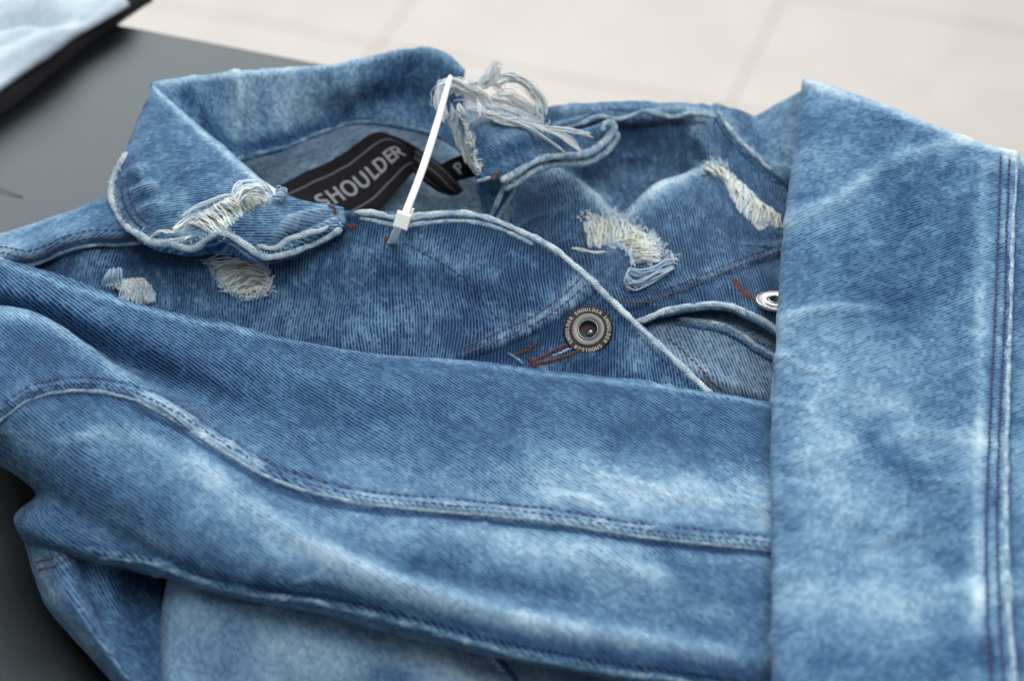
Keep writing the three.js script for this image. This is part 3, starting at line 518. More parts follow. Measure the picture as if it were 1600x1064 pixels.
// left front (the wearer's right): yoke and button band, its edge running down to the right
const frontL = panel('front_panel', jacket, {
  rows: [
    [[20, 420, 12], [110, 388, 18], [200, 372, 22], [330, 350, 28], [440, 342, 33], [545, 334, 40], [640, 336, 43], [740, 336, 42], [845, 378, 39], [912, 428, 36], [1006, 518, 28], [1112, 618, 22], [1160, 665, 18]],
    [[20, 440, 13], [110, 405, 20], [205, 392, 23], [330, 380, 27], [440, 375, 31], [542, 368, 36], [635, 372, 39], [725, 372, 39], [812, 405, 36], [880, 452, 33], [972, 545, 25], [1080, 645, 19], [1130, 690, 15]],
    [[20, 460, 12], [110, 430, 18], [210, 420, 21], [330, 418, 24], [440, 416, 27], [535, 410, 31], [622, 416, 34], [700, 420, 34], [775, 445, 32], [840, 485, 29], [925, 580, 21], [1040, 680, 15], [1090, 720, 12]],
    [[20, 490, 10], [110, 465, 15], [210, 458, 18], [330, 458, 20], [440, 462, 22], [530, 465, 25], [608, 470, 27], [680, 478, 27], [740, 495, 26], [795, 525, 23], [875, 610, 17], [980, 710, 12], [1040, 750, 9]],
    [[20, 560, 7], [110, 560, 10], [215, 570, 12], [330, 590, 13], [435, 605, 14], [520, 615, 16], [595, 620, 17], [660, 620, 18], [715, 625, 18], [760, 600, 17], [840, 670, 13], [940, 760, 9], [1000, 790, 7]],
  ], angle: 92, plan: true, crease: 1.0, dye: 0.81, grey: 0.1, pitch: 0.98, seed: 61, rumple: 0.9, contrast: 0.62, mottle: 1.4, patch: 0.16, patch2: 0.12, hem: { w: 2.2, x: 1.1, c: 0.45 },
  folds: [{ p: [[600, 352], [660, 400], [720, 460], [790, 515]], w: 9, a: -0.7 }, { p: [[780, 380], [800, 430], [760, 480]], w: 16, a: 0.9 }, { p: [[250, 425], [330, 432], [420, 455]], w: 14, a: 2.0, c: 0.12 }, { p: [[70, 420], [130, 395], [170, 420]], w: 14, a: 2.2, c: 0.06 }, { p: [[180, 385], [205, 420], [235, 450]], w: 10, a: -1.8 }, { p: [[830, 400], [850, 450]], w: 10, a: -0.7 }, { p: [[870, 560], [960, 570], [1010, 600]], w: 14, a: 0.7 }],
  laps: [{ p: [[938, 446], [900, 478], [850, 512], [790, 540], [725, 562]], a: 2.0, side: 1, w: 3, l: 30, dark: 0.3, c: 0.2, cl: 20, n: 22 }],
  spots: [{ p: [[640, 356], [740, 358], [850, 400]], w: 12, a: -0.16 }, { p: [[690, 440], [760, 450], [830, 430], [880, 410]], w: 18, a: -0.16 }, { p: [[560, 400], [640, 385], [700, 400]], w: 26, a: 0.14 }, { p: [[800, 395], [840, 420]], w: 10, a: 0.16 }, { p: [[700, 540], [760, 555]], w: 16, a: -0.18 }, { p: [[560, 520], [640, 500], [700, 470]], w: 26, a: 0.1 }, { p: [[720, 360], [800, 400], [870, 440]], w: 26, a: -0.08 }, { p: [[880, 470], [850, 500], [780, 530]], w: 12, a: 0.14 }, { p: [[890, 455], [920, 440]], w: 18, a: 0.26 }, { p: [[780, 500], [840, 495]], w: 16, a: 0.14 }, { p: [[880, 500], [850, 530], [790, 556]], w: 9, a: -0.2 }, { p: [[920, 480], [960, 520], [930, 560], [870, 530]], w: 26, a: -0.22 }, { p: [[985, 560], [1030, 600], [1060, 610]], w: 22, a: 0.16 }, { p: [[940, 590], [1000, 610]], w: 14, a: -0.12 }, { p: [[640, 400], [760, 440]], w: 30, a: 0.08 }, { p: [[230, 400], [300, 420]], w: 30, a: -0.08 }, { p: [[270, 440], [360, 470], [470, 500]], w: 26, a: 0.08 }, { p: [[740, 560], [830, 555]], w: 18, a: -0.2 }, { p: [[760, 470], [700, 520]], w: 24, a: -0.08 }, { p: [[900, 560], [850, 580]], w: 12, a: 0.1 }],
});
const edgeL = [[556, 334], [585, 335], [620, 343], [660, 340], [700, 336], [740, 339], [785, 352], [845, 380], [880, 402], [912, 430], [960, 476], [1006, 520], [1060, 570], [1115, 622]];
rope('placket_edge', frontL, curveOn(frontL, edgeL, 0.5), 1.1, 'white', 21, { lump: 0.25 });
rope('placket_edge', frontL, curveOn(frontL, [[560, 342], [585, 346], [620, 353], [660, 351], [700, 347], [740, 349], [785, 361], [835, 384]], 0.0), 0.8, 'pale', 22);
stitches(frontL, frontL, [[930, 462], [962, 490], [1000, 528], [1050, 576], [1098, 624]], { thread: 'plum' });
stitches(frontL, frontL, [[914, 430], [880, 462], [835, 494], [775, 522], [715, 548]], { thread: 'brown' });
stitches(frontL, frontL, [[924, 438], [890, 470], [845, 502], [785, 531], [722, 556]], { thread: 'brown' });
stitches(frontL, frontL, [[630, 380], [690, 412], [730, 440], [765, 485], [785, 505]], { thread: 'navy', r: 0.22 });
rope('pocket_edge', frontL, curveOn(frontL, [[792, 552], [808, 562], [824, 578]], 0.0), 0.6, 'mid', 24);

// left leaf of the collar, folded down
const leafL = panel('collar_leaf', jacket, {
  rows: [
    [[240, 140, 40], [275, 176, 40], [315, 212, 40], [352, 244, 40], [392, 276, 39], [436, 306, 39], [488, 326, 38], [532, 334, 37]],
    [[238, 132, 47], [270, 166, 48], [312, 204, 49], [352, 240, 49], [395, 274, 49], [438, 304, 48], [488, 320, 46], [534, 326, 44]],
    [[233, 150, 48], [250, 196, 49], [272, 240, 50], [306, 278, 50], [350, 305, 50], [408, 326, 48], [470, 336, 46], [536, 334, 44]],
    [[222, 172, 45], [222, 228, 46], [232, 278, 46], [268, 318, 46], [318, 335, 46], [388, 348, 46], [455, 355, 45], [538, 341, 43]],
    [[206, 214, 41], [190, 262, 40], [200, 312, 39], [238, 350, 40], [296, 362, 42], [365, 362, 45], [432, 378, 42], [538, 347, 43]],
    [[196, 236, 37], [176, 286, 34], [186, 330, 34], [222, 370, 35], [285, 385, 37], [350, 374, 43], [412, 402, 38], [539, 352, 42]],
    [[198, 246, 31], [182, 298, 27], [194, 344, 27], [228, 382, 29], [288, 396, 31], [352, 394, 34], [414, 410, 32], [538, 358, 36]],
  ], angle: -3, plan: true, dye: 0.67, pitch: 0.95, seed: 71, rumple: 0.8, contrast: 0.7, patch: 0.14,
  folds: [{ p: [[345, 372], [372, 352], [395, 345]], w: 12, a: 2.4 }, { p: [[430, 392], [455, 362], [500, 340]], w: 10, a: -2.2 }, { p: [[460, 345], [500, 335], [530, 335]], w: 8, a: 1.2 }, { p: [[200, 260], [235, 290], [240, 330]], w: 10, a: 0.9 }, { p: [[410, 330], [450, 345], [440, 370]], w: 9, a: 1.3, c: 0.1 }, { p: [[436, 388], [468, 360], [522, 336]], w: 7, a: -2.4 }, { p: [[425, 372], [450, 350], [505, 328]], w: 6, a: 1.6, c: 0.16 }, { p: [[480, 368], [510, 350], [530, 345]], w: 6, a: 1.2, c: 0.12 }, { p: [[192, 278], [226, 262]], w: 5, a: 0.8, c: 0.22 }, { p: [[196, 303], [242, 290]], w: 5, a: 0.9, c: 0.24 }, { p: [[212, 332], [255, 318]], w: 5, a: 0.9, c: 0.22 }, { p: [[205, 290], [235, 277]], w: 5, a: -0.7, c: -0.12 }, { p: [[208, 318], [248, 304]], w: 5, a: -0.7, c: -0.12 }],
  spots: [{ p: [[240, 136], [310, 204], [392, 274], [436, 304]], w: 6, a: 0.4 }, { p: [[176, 286], [186, 330], [222, 370], [285, 385]], w: 8, a: 0.3 }, { p: [[200, 270], [240, 320]], w: 20, a: -0.1 }, { p: [[250, 190], [290, 270]], w: 26, a: -0.06 }, { p: [[420, 350], [480, 350], [520, 340]], w: 14, a: 0.14 }, { p: [[250, 310], [290, 320]], w: 14, a: 0.14 }, { p: [[290, 356], [350, 332], [415, 304]], w: 20, a: 0.5 }],  // highlight along the fold line is painted into the dye
});
const hemL = [[200, 240], [184, 270], [177, 292], [180, 318], [192, 342], [212, 362], [238, 376], [265, 380], [300, 386], [325, 374], [345, 366], [360, 369], [385, 385], [410, 400], [435, 396], [485, 378], [532, 354]];
rope('leaf_hem', leafL, curveOn(leafL, hemL, 0.3), 1.25, 'white', 31, { lump: 0.3 });
rope('leaf_hem', leafL, curveOn(leafL, [[338, 372], [358, 376], [384, 393], [410, 407], [436, 403], [486, 386], [534, 360]], -0.5), 1.2, 'pale', 32, { lump: 0.25 });
rope('leaf_hem', leafL, curveOn(leafL, [[400, 385], [425, 388], [450, 378], [478, 368], [512, 354]], 0.5), 0.9, 'white', 33, { lump: 0.5 });
stitches(leafL, leafL, [[190, 290], [195, 318], [207, 340], [228, 361]], { thread: 'navy', r: 0.36 });
stitches(leafL, leafL, [[199, 285], [205, 312], [217, 335], [238, 354]], { thread: 'plum', r: 0.34 });
stitches(leafL, leafL, [[345, 370], [368, 374], [392, 392], [412, 402], [440, 396], [490, 378]], { thread: 'navy', r: 0.35, step: 2.0, lift: 0.6 });

// right leaf of the collar and its stand
const leafR = panel('collar_leaf', jacket, {
  rows: [
    [[722, 172, 38], [760, 172, 40], [800, 185, 40], [845, 200, 38], [895, 208, 36], [945, 196, 36]],
    [[728, 168, 46], [765, 164, 49], [805, 176, 49], [850, 196, 46], [900, 206, 42], [948, 192, 42]],
    [[732, 200, 47], [766, 196, 50], [806, 204, 49], [850, 214, 45], [902, 216, 41], [954, 196, 41]],
    [[742, 240, 43], [774, 232, 46], [812, 230, 46], [852, 230, 42], [908, 228, 38], [960, 202, 38]],
    [[752, 284, 37], [782, 276, 40], [818, 260, 41], [858, 250, 38], [915, 242, 34], [962, 212, 34]],
    [[758, 300, 28], [790, 292, 30], [824, 274, 31], [862, 258, 29], [916, 248, 27], [958, 222, 27]],
  ], angle: 40, dye: 0.56, pitch: 0.95, seed: 81, rumple: 0.8, contrast: 0.6, label: 'torn right collar leaf with a curled tip',
  folds: [{ p: [[770, 235], [800, 215], [850, 215]], w: 9, a: 1.4, c: 0.1 }, { p: [[760, 262], [800, 240], [840, 232]], w: 7, a: -1.0 }],
  spots: [{ p: [[735, 185], [770, 180], [810, 195]], w: 14, a: 0.25 }, { p: [[750, 230], [770, 260]], w: 16, a: -0.16 }, { p: [[820, 225], [790, 235]], w: 10, a: -0.14 }],
});
const hemR = [[782, 284], [800, 274], [825, 258], [850, 247], [880, 244], [915, 240], [938, 228], [952, 212], [960, 200], [953, 192], [943, 196], [940, 205]];
rope('leaf_hem', leafR, free(hemR.map(([x, y], i) => [x, y, [39, 40, 41, 40, 39, 37, 37, 38, 40, 42, 42, 41][i]])), 1.35, 'pale', 41, { lump: 0.25 });
rope('leaf_hem', leafR, free(hemR.slice(0, 10).map(([x, y], i) => [x + 5, y + 12, [35, 36, 37, 36, 35, 33, 33, 34, 36, 38][i]])), 1.3, 'pale', 42, { lump: 0.2 });
const standR = panel('collar_stand', jacket, {
  rows: [
    [[744, 270, 32], [760, 266, 34], [778, 268, 36], [796, 276, 36]],
    [[748, 292, 27], [762, 292, 29], [780, 294, 31], [800, 296, 31]],
    [[754, 325, 18], [764, 328, 20], [774, 332, 21], [786, 332, 21]],
    [[760, 365, 8], [766, 366, 9], [770, 366, 9], [776, 366, 9]],
  ], angle: 60, dye: 0.62, seed: 91, pitch: 1.0, contrast: 0.6, rumple: 0.5,
});
rope('stand_edge', standR, free([[770, 352, 18], [782, 334, 23], [796, 310, 29], [803, 294, 34], [801, 281, 38], [794, 279, 39], [788, 290, 36], [776, 318, 29], [766, 342, 22]]), 0.95, 'pale', 44);
rope('stand_edge', standR, free([[744, 284, 37], [755, 281, 39], [768, 277, 41]]), 0.7, 'white', 45);
rope('bar_tack', standR, free([[770, 282, 42], [776, 272, 43], [782, 266, 44]]), 0.6, 'mid', 46, { mat: THREAD.rust });

// back of the right sleeve, below the folded edge
const sleeveBack = panel('sleeve_back', jacket, {
  rows: [
    [[1110, 190, 12], [1165, 203, 14], [1215, 182, 20], [1275, 150, 28]],
    [[1110, 180, 24], [1168, 186, 26], [1215, 164, 36], [1275, 130, 46]],
    [[1118, 205, 26], [1172, 215, 28], [1218, 200, 34], [1272, 180, 42]],
    [[1150, 235, 25], [1195, 250, 27], [1225, 245, 31], [1268, 235, 36]],
    [[1185, 262, 24], [1215, 275, 26], [1235, 280, 28], [1262, 285, 31]],
    [[1200, 285, 17], [1225, 300, 18], [1240, 305, 20], [1258, 315, 22]],
  ], angle: -14, dye: 0.5, pitch: 1.1, seed: 95, contrast: 0.7, rumple: 0.7, label: 'underside of the right sleeve where it folds back',
  folds: [{ p: [[1140, 185], [1150, 215], [1200, 262]], w: 8, a: 1.2, c: 0.1 }], spots: [{ p: [[1170, 200], [1190, 240]], w: 14, a: -0.1 }],
});

// lower front and cuff, under the left sleeve
const lowerA = panel('cuff', jacket, {
  rows: [
    [[34, 838, 14], [48, 838, 20], [82, 835, 24], [118, 838, 18], [165, 845, 17], [210, 855, 10], [252, 870, 2]],
    [[44, 868, 12], [58, 868, 18], [92, 866, 24], [126, 868, 19], [170, 875, 18], [212, 888, 9], [250, 905, 1]],
    [[74, 938, 10], [90, 938, 17], [118, 938, 22], [146, 940, 16], [180, 948, 14], [216, 955, 9], [250, 965, 9]],
    [[118, 1000, 8], [134, 1003, 14], [158, 1006, 19], [178, 1012, 15], [202, 1018, 12], [226, 1020, 10], [262, 1025, 12]],
    [[175, 1064, 5], [190, 1068, 11], [212, 1074, 15], [226, 1080, 13], [240, 1084, 11], [252, 1086, 13], [276, 1090, 14]],
    [[220, 1110, 2], [236, 1114, 8], [252, 1118, 11], [262, 1122, 10], [270, 1124, 9], [278, 1126, 11], [298, 1130, 11]],
  ], angle: 76, dye: 0.57, pitch: 1.3, seed: 101, contrast: 0.6, rumple: 0.9, patch: 0.16,
  spots: [{ p: [[190, 900], [215, 980], [235, 1050]], w: 26, a: -0.25 }, { p: [[60, 880], [100, 950], [150, 1020]], w: 9, a: 0.14 }, { p: [[120, 880], [150, 960]], w: 8, a: -0.1 }, { p: [[150, 885], [200, 870]], w: 14, a: 0.12 }],
});
const lower = panel('front_hem_panel', jacket, {
  rows: [
    [[270, 862, 3], [262, 862, 14], [276, 868, 20], [340, 890, 21], [440, 915, 20], [600, 950, 17], [850, 1000, 15], [1270, 1060, 14]],
    [[272, 905, 2], [264, 905, 13], [278, 912, 20], [345, 935, 22], [440, 955, 19], [600, 985, 16], [850, 1030, 13], [1270, 1090, 12]],
    [[270, 975, 2], [256, 975, 12], [276, 980, 18], [345, 995, 21], [440, 1012, 17], [600, 1035, 16], [850, 1075, 13], [1270, 1130, 12]],
    [[266, 1040, 2], [254, 1040, 10], [270, 1045, 16], [345, 1060, 18], [440, 1072, 16], [600, 1095, 14], [850, 1125, 12], [1270, 1180, 11]],
    [[270, 1110, 2], [260, 1110, 8], [276, 1115, 14], [350, 1130, 16], [445, 1140, 14], [600, 1160, 12], [850, 1180, 10], [1270, 1230, 10]],
  ], angle: 62, dye: 0.42, pitch: 1.1, seed: 103, contrast: 0.3, yarn: 0.6, rumple: 1.3, patch: 0.14, grey: 0.15, mottle: 0.35,
  spots: [{ p: [[330, 950], [370, 1000], [350, 1064]], w: 30, a: -0.1 }, { p: [[420, 1000], [520, 1040]], w: 30, a: 0.12 }, { p: [[640, 1020], [700, 1050]], w: 40, a: 0.1 }, { p: [[590, 1056], [640, 1062]], w: 16, a: -0.2 }],
  folds: [{ p: [[440, 940], [470, 1060]], w: 26, a: 1.6 }, { p: [[600, 1000], [620, 1060]], w: 20, a: -1.2 }],
});
rope('hem_seam', lower, curveOn(lower, [[752, 1010], [768, 1030], [788, 1055], [806, 1085]], 0.2), 0.9, 'mid', 51);
rope('hem_seam', lower, curveOn(lower, [[764, 1010], [780, 1030], [800, 1055], [818, 1085]], 0.0), 0.7, 'dark', 52);
stitches(lowerA, lowerA, [[58, 878], [85, 872], [112, 860]], { thread: 'rust' });
stitches(lowerA, lowerA, [[62, 890], [90, 884], [116, 870]], { thread: 'rust' });

// left sleeve, laid across the front
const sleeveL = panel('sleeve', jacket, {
  rows: [
    [[-140, 392, 10], [-70, 408, 10], [70, 438, 10], [200, 486, 10], [350, 524, 10], [550, 562, 10], [800, 588, 10], [1030, 620, 10], [1275, 656, 10]],
    [[-140, 382, 26], [-70, 398, 26], [70, 430, 25], [200, 476, 24], [350, 514, 23], [550, 554, 22], [800, 578, 22], [1030, 610, 22], [1275, 648, 22]],
    [[-140, 381, 33], [-70, 397, 33], [70, 429, 32], [200, 475, 31], [350, 513, 29], [550, 553, 28], [800, 577, 28], [1030, 609, 28], [1275, 646, 28]],
    [[-140, 420, 36], [-70, 436, 36], [70, 470, 35], [200, 522, 32], [350, 566, 32], [550, 606, 34], [800, 634, 34], [1030, 664, 34], [1275, 700, 33]],
    [[-140, 470, 30], [-70, 484, 26], [70, 512, 22], [200, 580, 22], [350, 640, 28], [550, 690, 34], [800, 708, 37], [1030, 738, 37], [1275, 770, 35]],
    [[-140, 478, 48], [-60, 479, 51], [65, 496, 49], [200, 592, 46], [350, 692, 41], [550, 752, 37], [800, 774, 38], [1030, 806, 38], [1275, 832, 36]],
    [[-130, 560, 50], [-50, 560, 56], [70, 556, 54], [200, 622, 48], [350, 706, 42], [550, 781, 37], [800, 805, 37], [1030, 838, 37], [1275, 864, 36]],
    [[-110, 650, 38], [-30, 640, 52], [80, 632, 52], [200, 690, 48], [350, 768, 45], [550, 836, 40], [800, 862, 37], [1030, 892, 36], [1275, 918, 36]],
    [[-40, 700, 24], [-2, 692, 42], [100, 704, 47], [205, 770, 45], [350, 838, 43], [550, 900, 39], [800, 950, 35], [1030, 988, 34], [1275, 1015, 34]],
    [[24, 738, 14], [50, 746, 33], [118, 765, 40], [208, 822, 39], [350, 888, 38], [550, 932, 35], [800, 998, 32], [1030, 1038, 32], [1275, 1069, 32]],
    [[58, 772, 12], [68, 776, 29], [122, 805, 34], [207, 848, 34], [350, 900, 35], [550, 941, 33], [800, 1007, 31], [1030, 1047, 31], [1275, 1078, 31]],
    [[24, 806, 16], [36, 817, 27], [112, 848, 30], [206, 868, 31], [350, 910, 32], [550, 948, 31], [800, 1014, 30], [1030, 1054, 30], [1275, 1086, 30]],
    [[34, 838, 12], [46, 846, 20], [120, 866, 23], [206, 882, 26], [350, 926, 27], [550, 962, 26], [800, 1026, 26], [1030, 1066, 26], [1275, 1098, 26]],
    [[46, 850, 6], [60, 858, 8], [125, 875, 10], [208, 886, 12], [350, 930, 14], [550, 966, 14], [800, 1030, 14], [1030, 1070, 14], [1275, 1102, 14]],
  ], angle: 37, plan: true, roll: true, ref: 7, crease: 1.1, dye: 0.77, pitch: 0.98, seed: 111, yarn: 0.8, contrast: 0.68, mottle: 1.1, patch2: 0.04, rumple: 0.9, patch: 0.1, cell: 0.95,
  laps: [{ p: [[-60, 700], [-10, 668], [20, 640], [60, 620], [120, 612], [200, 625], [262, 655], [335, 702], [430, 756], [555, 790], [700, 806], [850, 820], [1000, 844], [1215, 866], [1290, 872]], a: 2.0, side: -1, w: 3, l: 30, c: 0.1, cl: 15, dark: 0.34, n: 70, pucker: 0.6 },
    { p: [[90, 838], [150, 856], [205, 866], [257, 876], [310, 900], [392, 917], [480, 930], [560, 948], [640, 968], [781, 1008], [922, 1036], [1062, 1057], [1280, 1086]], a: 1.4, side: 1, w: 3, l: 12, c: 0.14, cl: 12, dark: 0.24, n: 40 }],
  folds: [{ p: [[300, 720], [400, 800], [520, 872], [700, 940], [900, 988], [1080, 1018], [1230, 1042]], w: 17, a: 2.4, c: 0.2, e: 0.3 }, { p: [[640, 884], [780, 914], [900, 938]], w: 14, a: -1.8 }, { p: [[430, 600], [520, 660], [600, 720]], w: 24, a: -1.3 }, { p: [[900, 862], [1000, 900], [1150, 930]], w: 16, a: 1.5, c: 0.05 }, { p: [[660, 640], [720, 690], [740, 740]], w: 22, a: 0.9 }, { p: [[960, 630], [1060, 690], [1100, 740]], w: 22, a: -0.9 }, { p: [[230, 540], [330, 590], [420, 640]], w: 12, a: 0.9 }, { p: [[120, 690], [180, 668], [240, 690]], w: 12, a: 1.2, c: 0.06 }, { p: [[560, 870], [700, 900], [860, 950]], w: 24, a: -1.4 }, { p: [[700, 690], [900, 745], [1100, 770]], w: 30, a: 1.2 }, { p: [[850, 850], [960, 890], [1100, 960]], w: 30, a: 1.5, c: 0.04 }],
  spots: [{ p: [[560, 770], [700, 775], [900, 775], [1215, 820]], w: 66, a: 0.24 }, { p: [[860, 750], [1000, 760], [1215, 790]], w: 44, a: 0.2 }, { p: [[800, 840], [920, 870], [1010, 900]], w: 40, a: 0.2 }, { p: [[60, 720], [240, 740], [420, 830], [640, 900], [900, 930], [1215, 960]], w: 95, a: 0.22 }, { p: [[90, 690], [170, 680], [260, 700]], w: 10, a: 0.14 }, { p: [[330, 770], [430, 850], [560, 895], [720, 950], [900, 985]], w: 20, a: 0.08 }, { p: [[80, 740], [150, 770], [250, 800]], w: 30, a: -0.1 }, { p: [[205, 636], [262, 665], [335, 712], [430, 765], [555, 798], [700, 813], [850, 827], [1000, 851], [1220, 875]], w: 3.5, a: -0.5 }, { p: [[400, 908], [480, 918], [560, 934], [640, 954], [781, 994], [922, 1022], [1062, 1043], [1230, 1064]], w: 10, a: -0.26 }, { p: [[640, 875], [740, 900], [880, 930]], w: 24, a: -0.16 }, { p: [[1050, 900], [1200, 930]], w: 26, a: -0.12 }, { p: [[560, 860], [640, 900]], w: 24, a: -0.06 }, { p: [[90, 690], [130, 740]], w: 34, a: -0.05 }, { p: [[150, 680], [230, 700], [330, 760]], w: 20, a: 0.12 }, { p: [[0, 490], [70, 502], [140, 555], [210, 605], [300, 676], [400, 730]], w: 13, a: 0.36 }, { p: [[0, 540], [60, 570]], w: 30, a: -0.1 }, { p: [[50, 606], [120, 596], [200, 606], [272, 636], [345, 684], [440, 737], [560, 770], [700, 785], [850, 798], [1000, 822], [1228, 845]], w: 4, a: -0.2 }, { p: [[250, 560], [400, 620], [480, 660]], w: 40, a: -0.08 }, { p: [[560, 630], [760, 640], [1000, 670]], w: 30, a: -0.05 }, { p: [[1000, 960], [1150, 1000]], w: 36, a: -0.06 }, { p: [[0, 415], [200, 478], [400, 526], [700, 566], [1000, 606], [1215, 638]], w: 5, a: 0.3 }, { p: [[800, 975], [960, 1000], [1150, 1030]], w: 16, a: 0.1 }, { p: [[300, 870], [480, 915], [620, 955]], w: 14, a: -0.12 }],  // crest highlights, underside shade painted in; seam line is unfaded indigo plus shade
});
const seamL = [[-20, 672], [8, 648], [50, 622], [120, 610], [200, 622], [262, 651], [335, 698], [430, 751], [555, 785], [700, 800], [850, 814], [1000, 838], [1228, 862]];
rope('sleeve_seam', sleeveL, curveOn(sleeveL, seamL, -0.3), 0.6, 'pale', 61);
stitches(sleeveL, sleeveL, seamL.map(([x, y]) => [x + (x < 260 && x > 150 ? 3 : x >= 260 && x < 460 ? 5 : 0), y - 9]), { thread: 'plum', r: 0.24 });
stitches(sleeveL, sleeveL, seamL.map(([x, y]) => [x + (x < 260 && x > 150 ? 6 : x >= 260 && x < 460 ? 10 : 0), y - 18]), { thread: 'plum', r: 0.26, skip: 0.1 });
rope('underarm_seam', sleeveL, curveOn(sleeveL, [[150, 868], [205, 875], [257, 886], [320, 910], [400, 928], [480, 938], [560, 956], [640, 976], [781, 1016], [922, 1044], [1062, 1064], [1230, 1086]], -0.4), 1.0, 'mid', 62);

// right sleeve, folded down over everything on the right
const sleeveR = panel('sleeve', jacket, {
  rows: [
    [[1262, 140, 34], [1262, 140, 40], [1300, 150, 44], [1365, 175, 44], [1430, 198, 44], [1500, 225, 43], [1565, 250, 42], [1610, 268, 40], [1700, 300, 36]],
    [[1263, 127, 44], [1261, 127, 58], [1300, 137, 60], [1365, 161, 60], [1430, 185, 60], [1500, 212, 59], [1565, 237, 58], [1610, 254, 57], [1700, 286, 54]],
    [[1260, 150, 42], [1257, 150, 57], [1298, 158, 61], [1363, 178, 62], [1429, 200, 61], [1500, 226, 60], [1564, 250, 59], [1610, 268, 58], [1700, 300, 55]],
    [[1250, 230, 40], [1247, 230, 55], [1292, 238, 60], [1360, 250, 61], [1428, 265, 60], [1500, 282, 59], [1564, 298, 58], [1608, 310, 57], [1695, 335, 54]],
    [[1236, 350, 38], [1232, 350, 52], [1280, 356, 57], [1352, 365, 58], [1424, 374, 57], [1498, 384, 56], [1560, 392, 55], [1604, 400, 54], [1690, 415, 52]],
    [[1225, 480, 36], [1220, 480, 49], [1270, 486, 54], [1346, 490, 55], [1420, 496, 54], [1494, 502, 53], [1555, 508, 52], [1600, 512, 51], [1690, 520, 50]],
    [[1218, 650, 34], [1213, 650, 46], [1264, 656, 51], [1340, 660, 52], [1416, 664, 52], [1490, 668, 51], [1549, 672, 50], [1597, 675, 49], [1690, 680, 48]],
    [[1217, 850, 34], [1212, 850, 45], [1264, 856, 50], [1340, 860, 51], [1416, 862, 51], [1490, 865, 50], [1547, 868, 50], [1596, 870, 49], [1690, 875, 48]],
    [[1222, 1110, 34], [1217, 1110, 45], [1268, 1112, 50], [1342, 1114, 51], [1418, 1116, 51], [1492, 1118, 50], [1552, 1120, 50], [1602, 1122, 49], [1695, 1125, 48]],
  ], angle: -22, plan: true, crease: 1.1, dye: 0.55, pitch: 1.02, seed: 121, yarn: 0.7, contrast: 0.4, mottle: 1.2, rumple: 0.9, patch: 0.12,
  laps: [{ p: [[1592, 230], [1587, 270], [1582, 400], [1578, 520], [1576, 640], [1574, 760], [1576, 880], [1582, 1000], [1590, 1130]], a: 1.4, side: 1, w: 3, l: 40, c: 0.16, cl: 40, dark: 0.24, n: 40 }],
  folds: [{ p: [[1564, 246], [1561, 350], [1555, 500], [1548, 640], [1542, 818], [1543, 960], [1550, 1080]], w: 5, a: -0.5, e: 0.1 }, { p: [[1578, 250], [1574, 350], [1570, 500], [1563, 640], [1558, 818], [1561, 960], [1570, 1080]], w: 5, a: -0.5, e: 0.1 }, { p: [[1228, 346], [1300, 322], [1400, 254], [1510, 218]], w: 13, a: 1.7, c: 0.24 }, { p: [[1228, 496], [1290, 486], [1380, 486]], w: 8, a: 1.2, c: 0.18 }, { p: [[1214, 560], [1262, 556]], w: 8, a: 0.9 }, { p: [[1212, 740], [1262, 752]], w: 10, a: -0.9 }, { p: [[1214, 905], [1275, 892]], w: 12, a: 1.1 }, { p: [[1232, 410], [1280, 420]], w: 8, a: -0.7 }, { p: [[1380, 690], [1460, 678], [1535, 700]], w: 12, a: 1.0, c: 0.08 }, { p: [[1300, 800], [1400, 830], [1520, 800]], w: 16, a: 0.9 }, { p: [[1250, 640], [1400, 600], [1530, 640]], w: 26, a: 0.9 }, { p: [[1430, 860], [1530, 905]], w: 18, a: -1.2 }, { p: [[1340, 940], [1480, 930], [1570, 920]], w: 24, a: 1.2, c: 0.08 }],
  spots: [{ p: [[1262, 130], [1400, 176], [1600, 252]], w: 10, a: 0.38 }, { p: [[1300, 190], [1420, 220]], w: 40, a: -0.06 }, { p: [[1400, 300], [1500, 330], [1480, 430]], w: 46, a: -0.14 }, { p: [[1330, 420], [1420, 470]], w: 40, a: -0.08 }, { p: [[1250, 540], [1310, 640], [1330, 760]], w: 70, a: 0.1 }, { p: [[1310, 760], [1380, 830], [1380, 900]], w: 80, a: 0.09 }, { p: [[1400, 260], [1420, 380], [1400, 480]], w: 46, a: -0.1 }, { p: [[1380, 630], [1470, 690], [1530, 690]], w: 30, a: 0.14 }, { p: [[1360, 690], [1420, 740]], w: 28, a: -0.14 }, { p: [[1480, 880], [1530, 900]], w: 22, a: -0.14 }, { p: [[1240, 920], [1400, 955], [1540, 930]], w: 44, a: 0.15 }, { p: [[1280, 1040], [1420, 1050]], w: 30, a: -0.08 }, { p: [[1470, 1040], [1540, 1020]], w: 30, a: -0.16 }, { p: [[1564, 246], [1561, 350], [1555, 500], [1548, 640], [1542, 818], [1543, 960], [1550, 1080]], w: 4, a: -0.26 }, { p: [[1578, 250], [1574, 350], [1570, 500], [1563, 640], [1558, 818], [1561, 960], [1570, 1080]], w: 4, a: -0.26 }, { p: [[1536, 280], [1532, 450], [1530, 620], [1527, 800], [1530, 1000]], w: 10, a: 0.17 }, { p: [[1245, 250], [1225, 450], [1215, 700], [1214, 1000]], w: 8, a: 0.06 }, { p: [[1620, 600], [1630, 1000]], w: 30, a: 0.06 }],  // top-edge highlight is painted into the dye, along with real fading
});
stitches(sleeveR, sleeveR, [[1564, 246], [1561, 350], [1555, 500], [1548, 640], [1542, 818], [1543, 960], [1550, 1080]], { thread: 'plum', r: 0.36 });
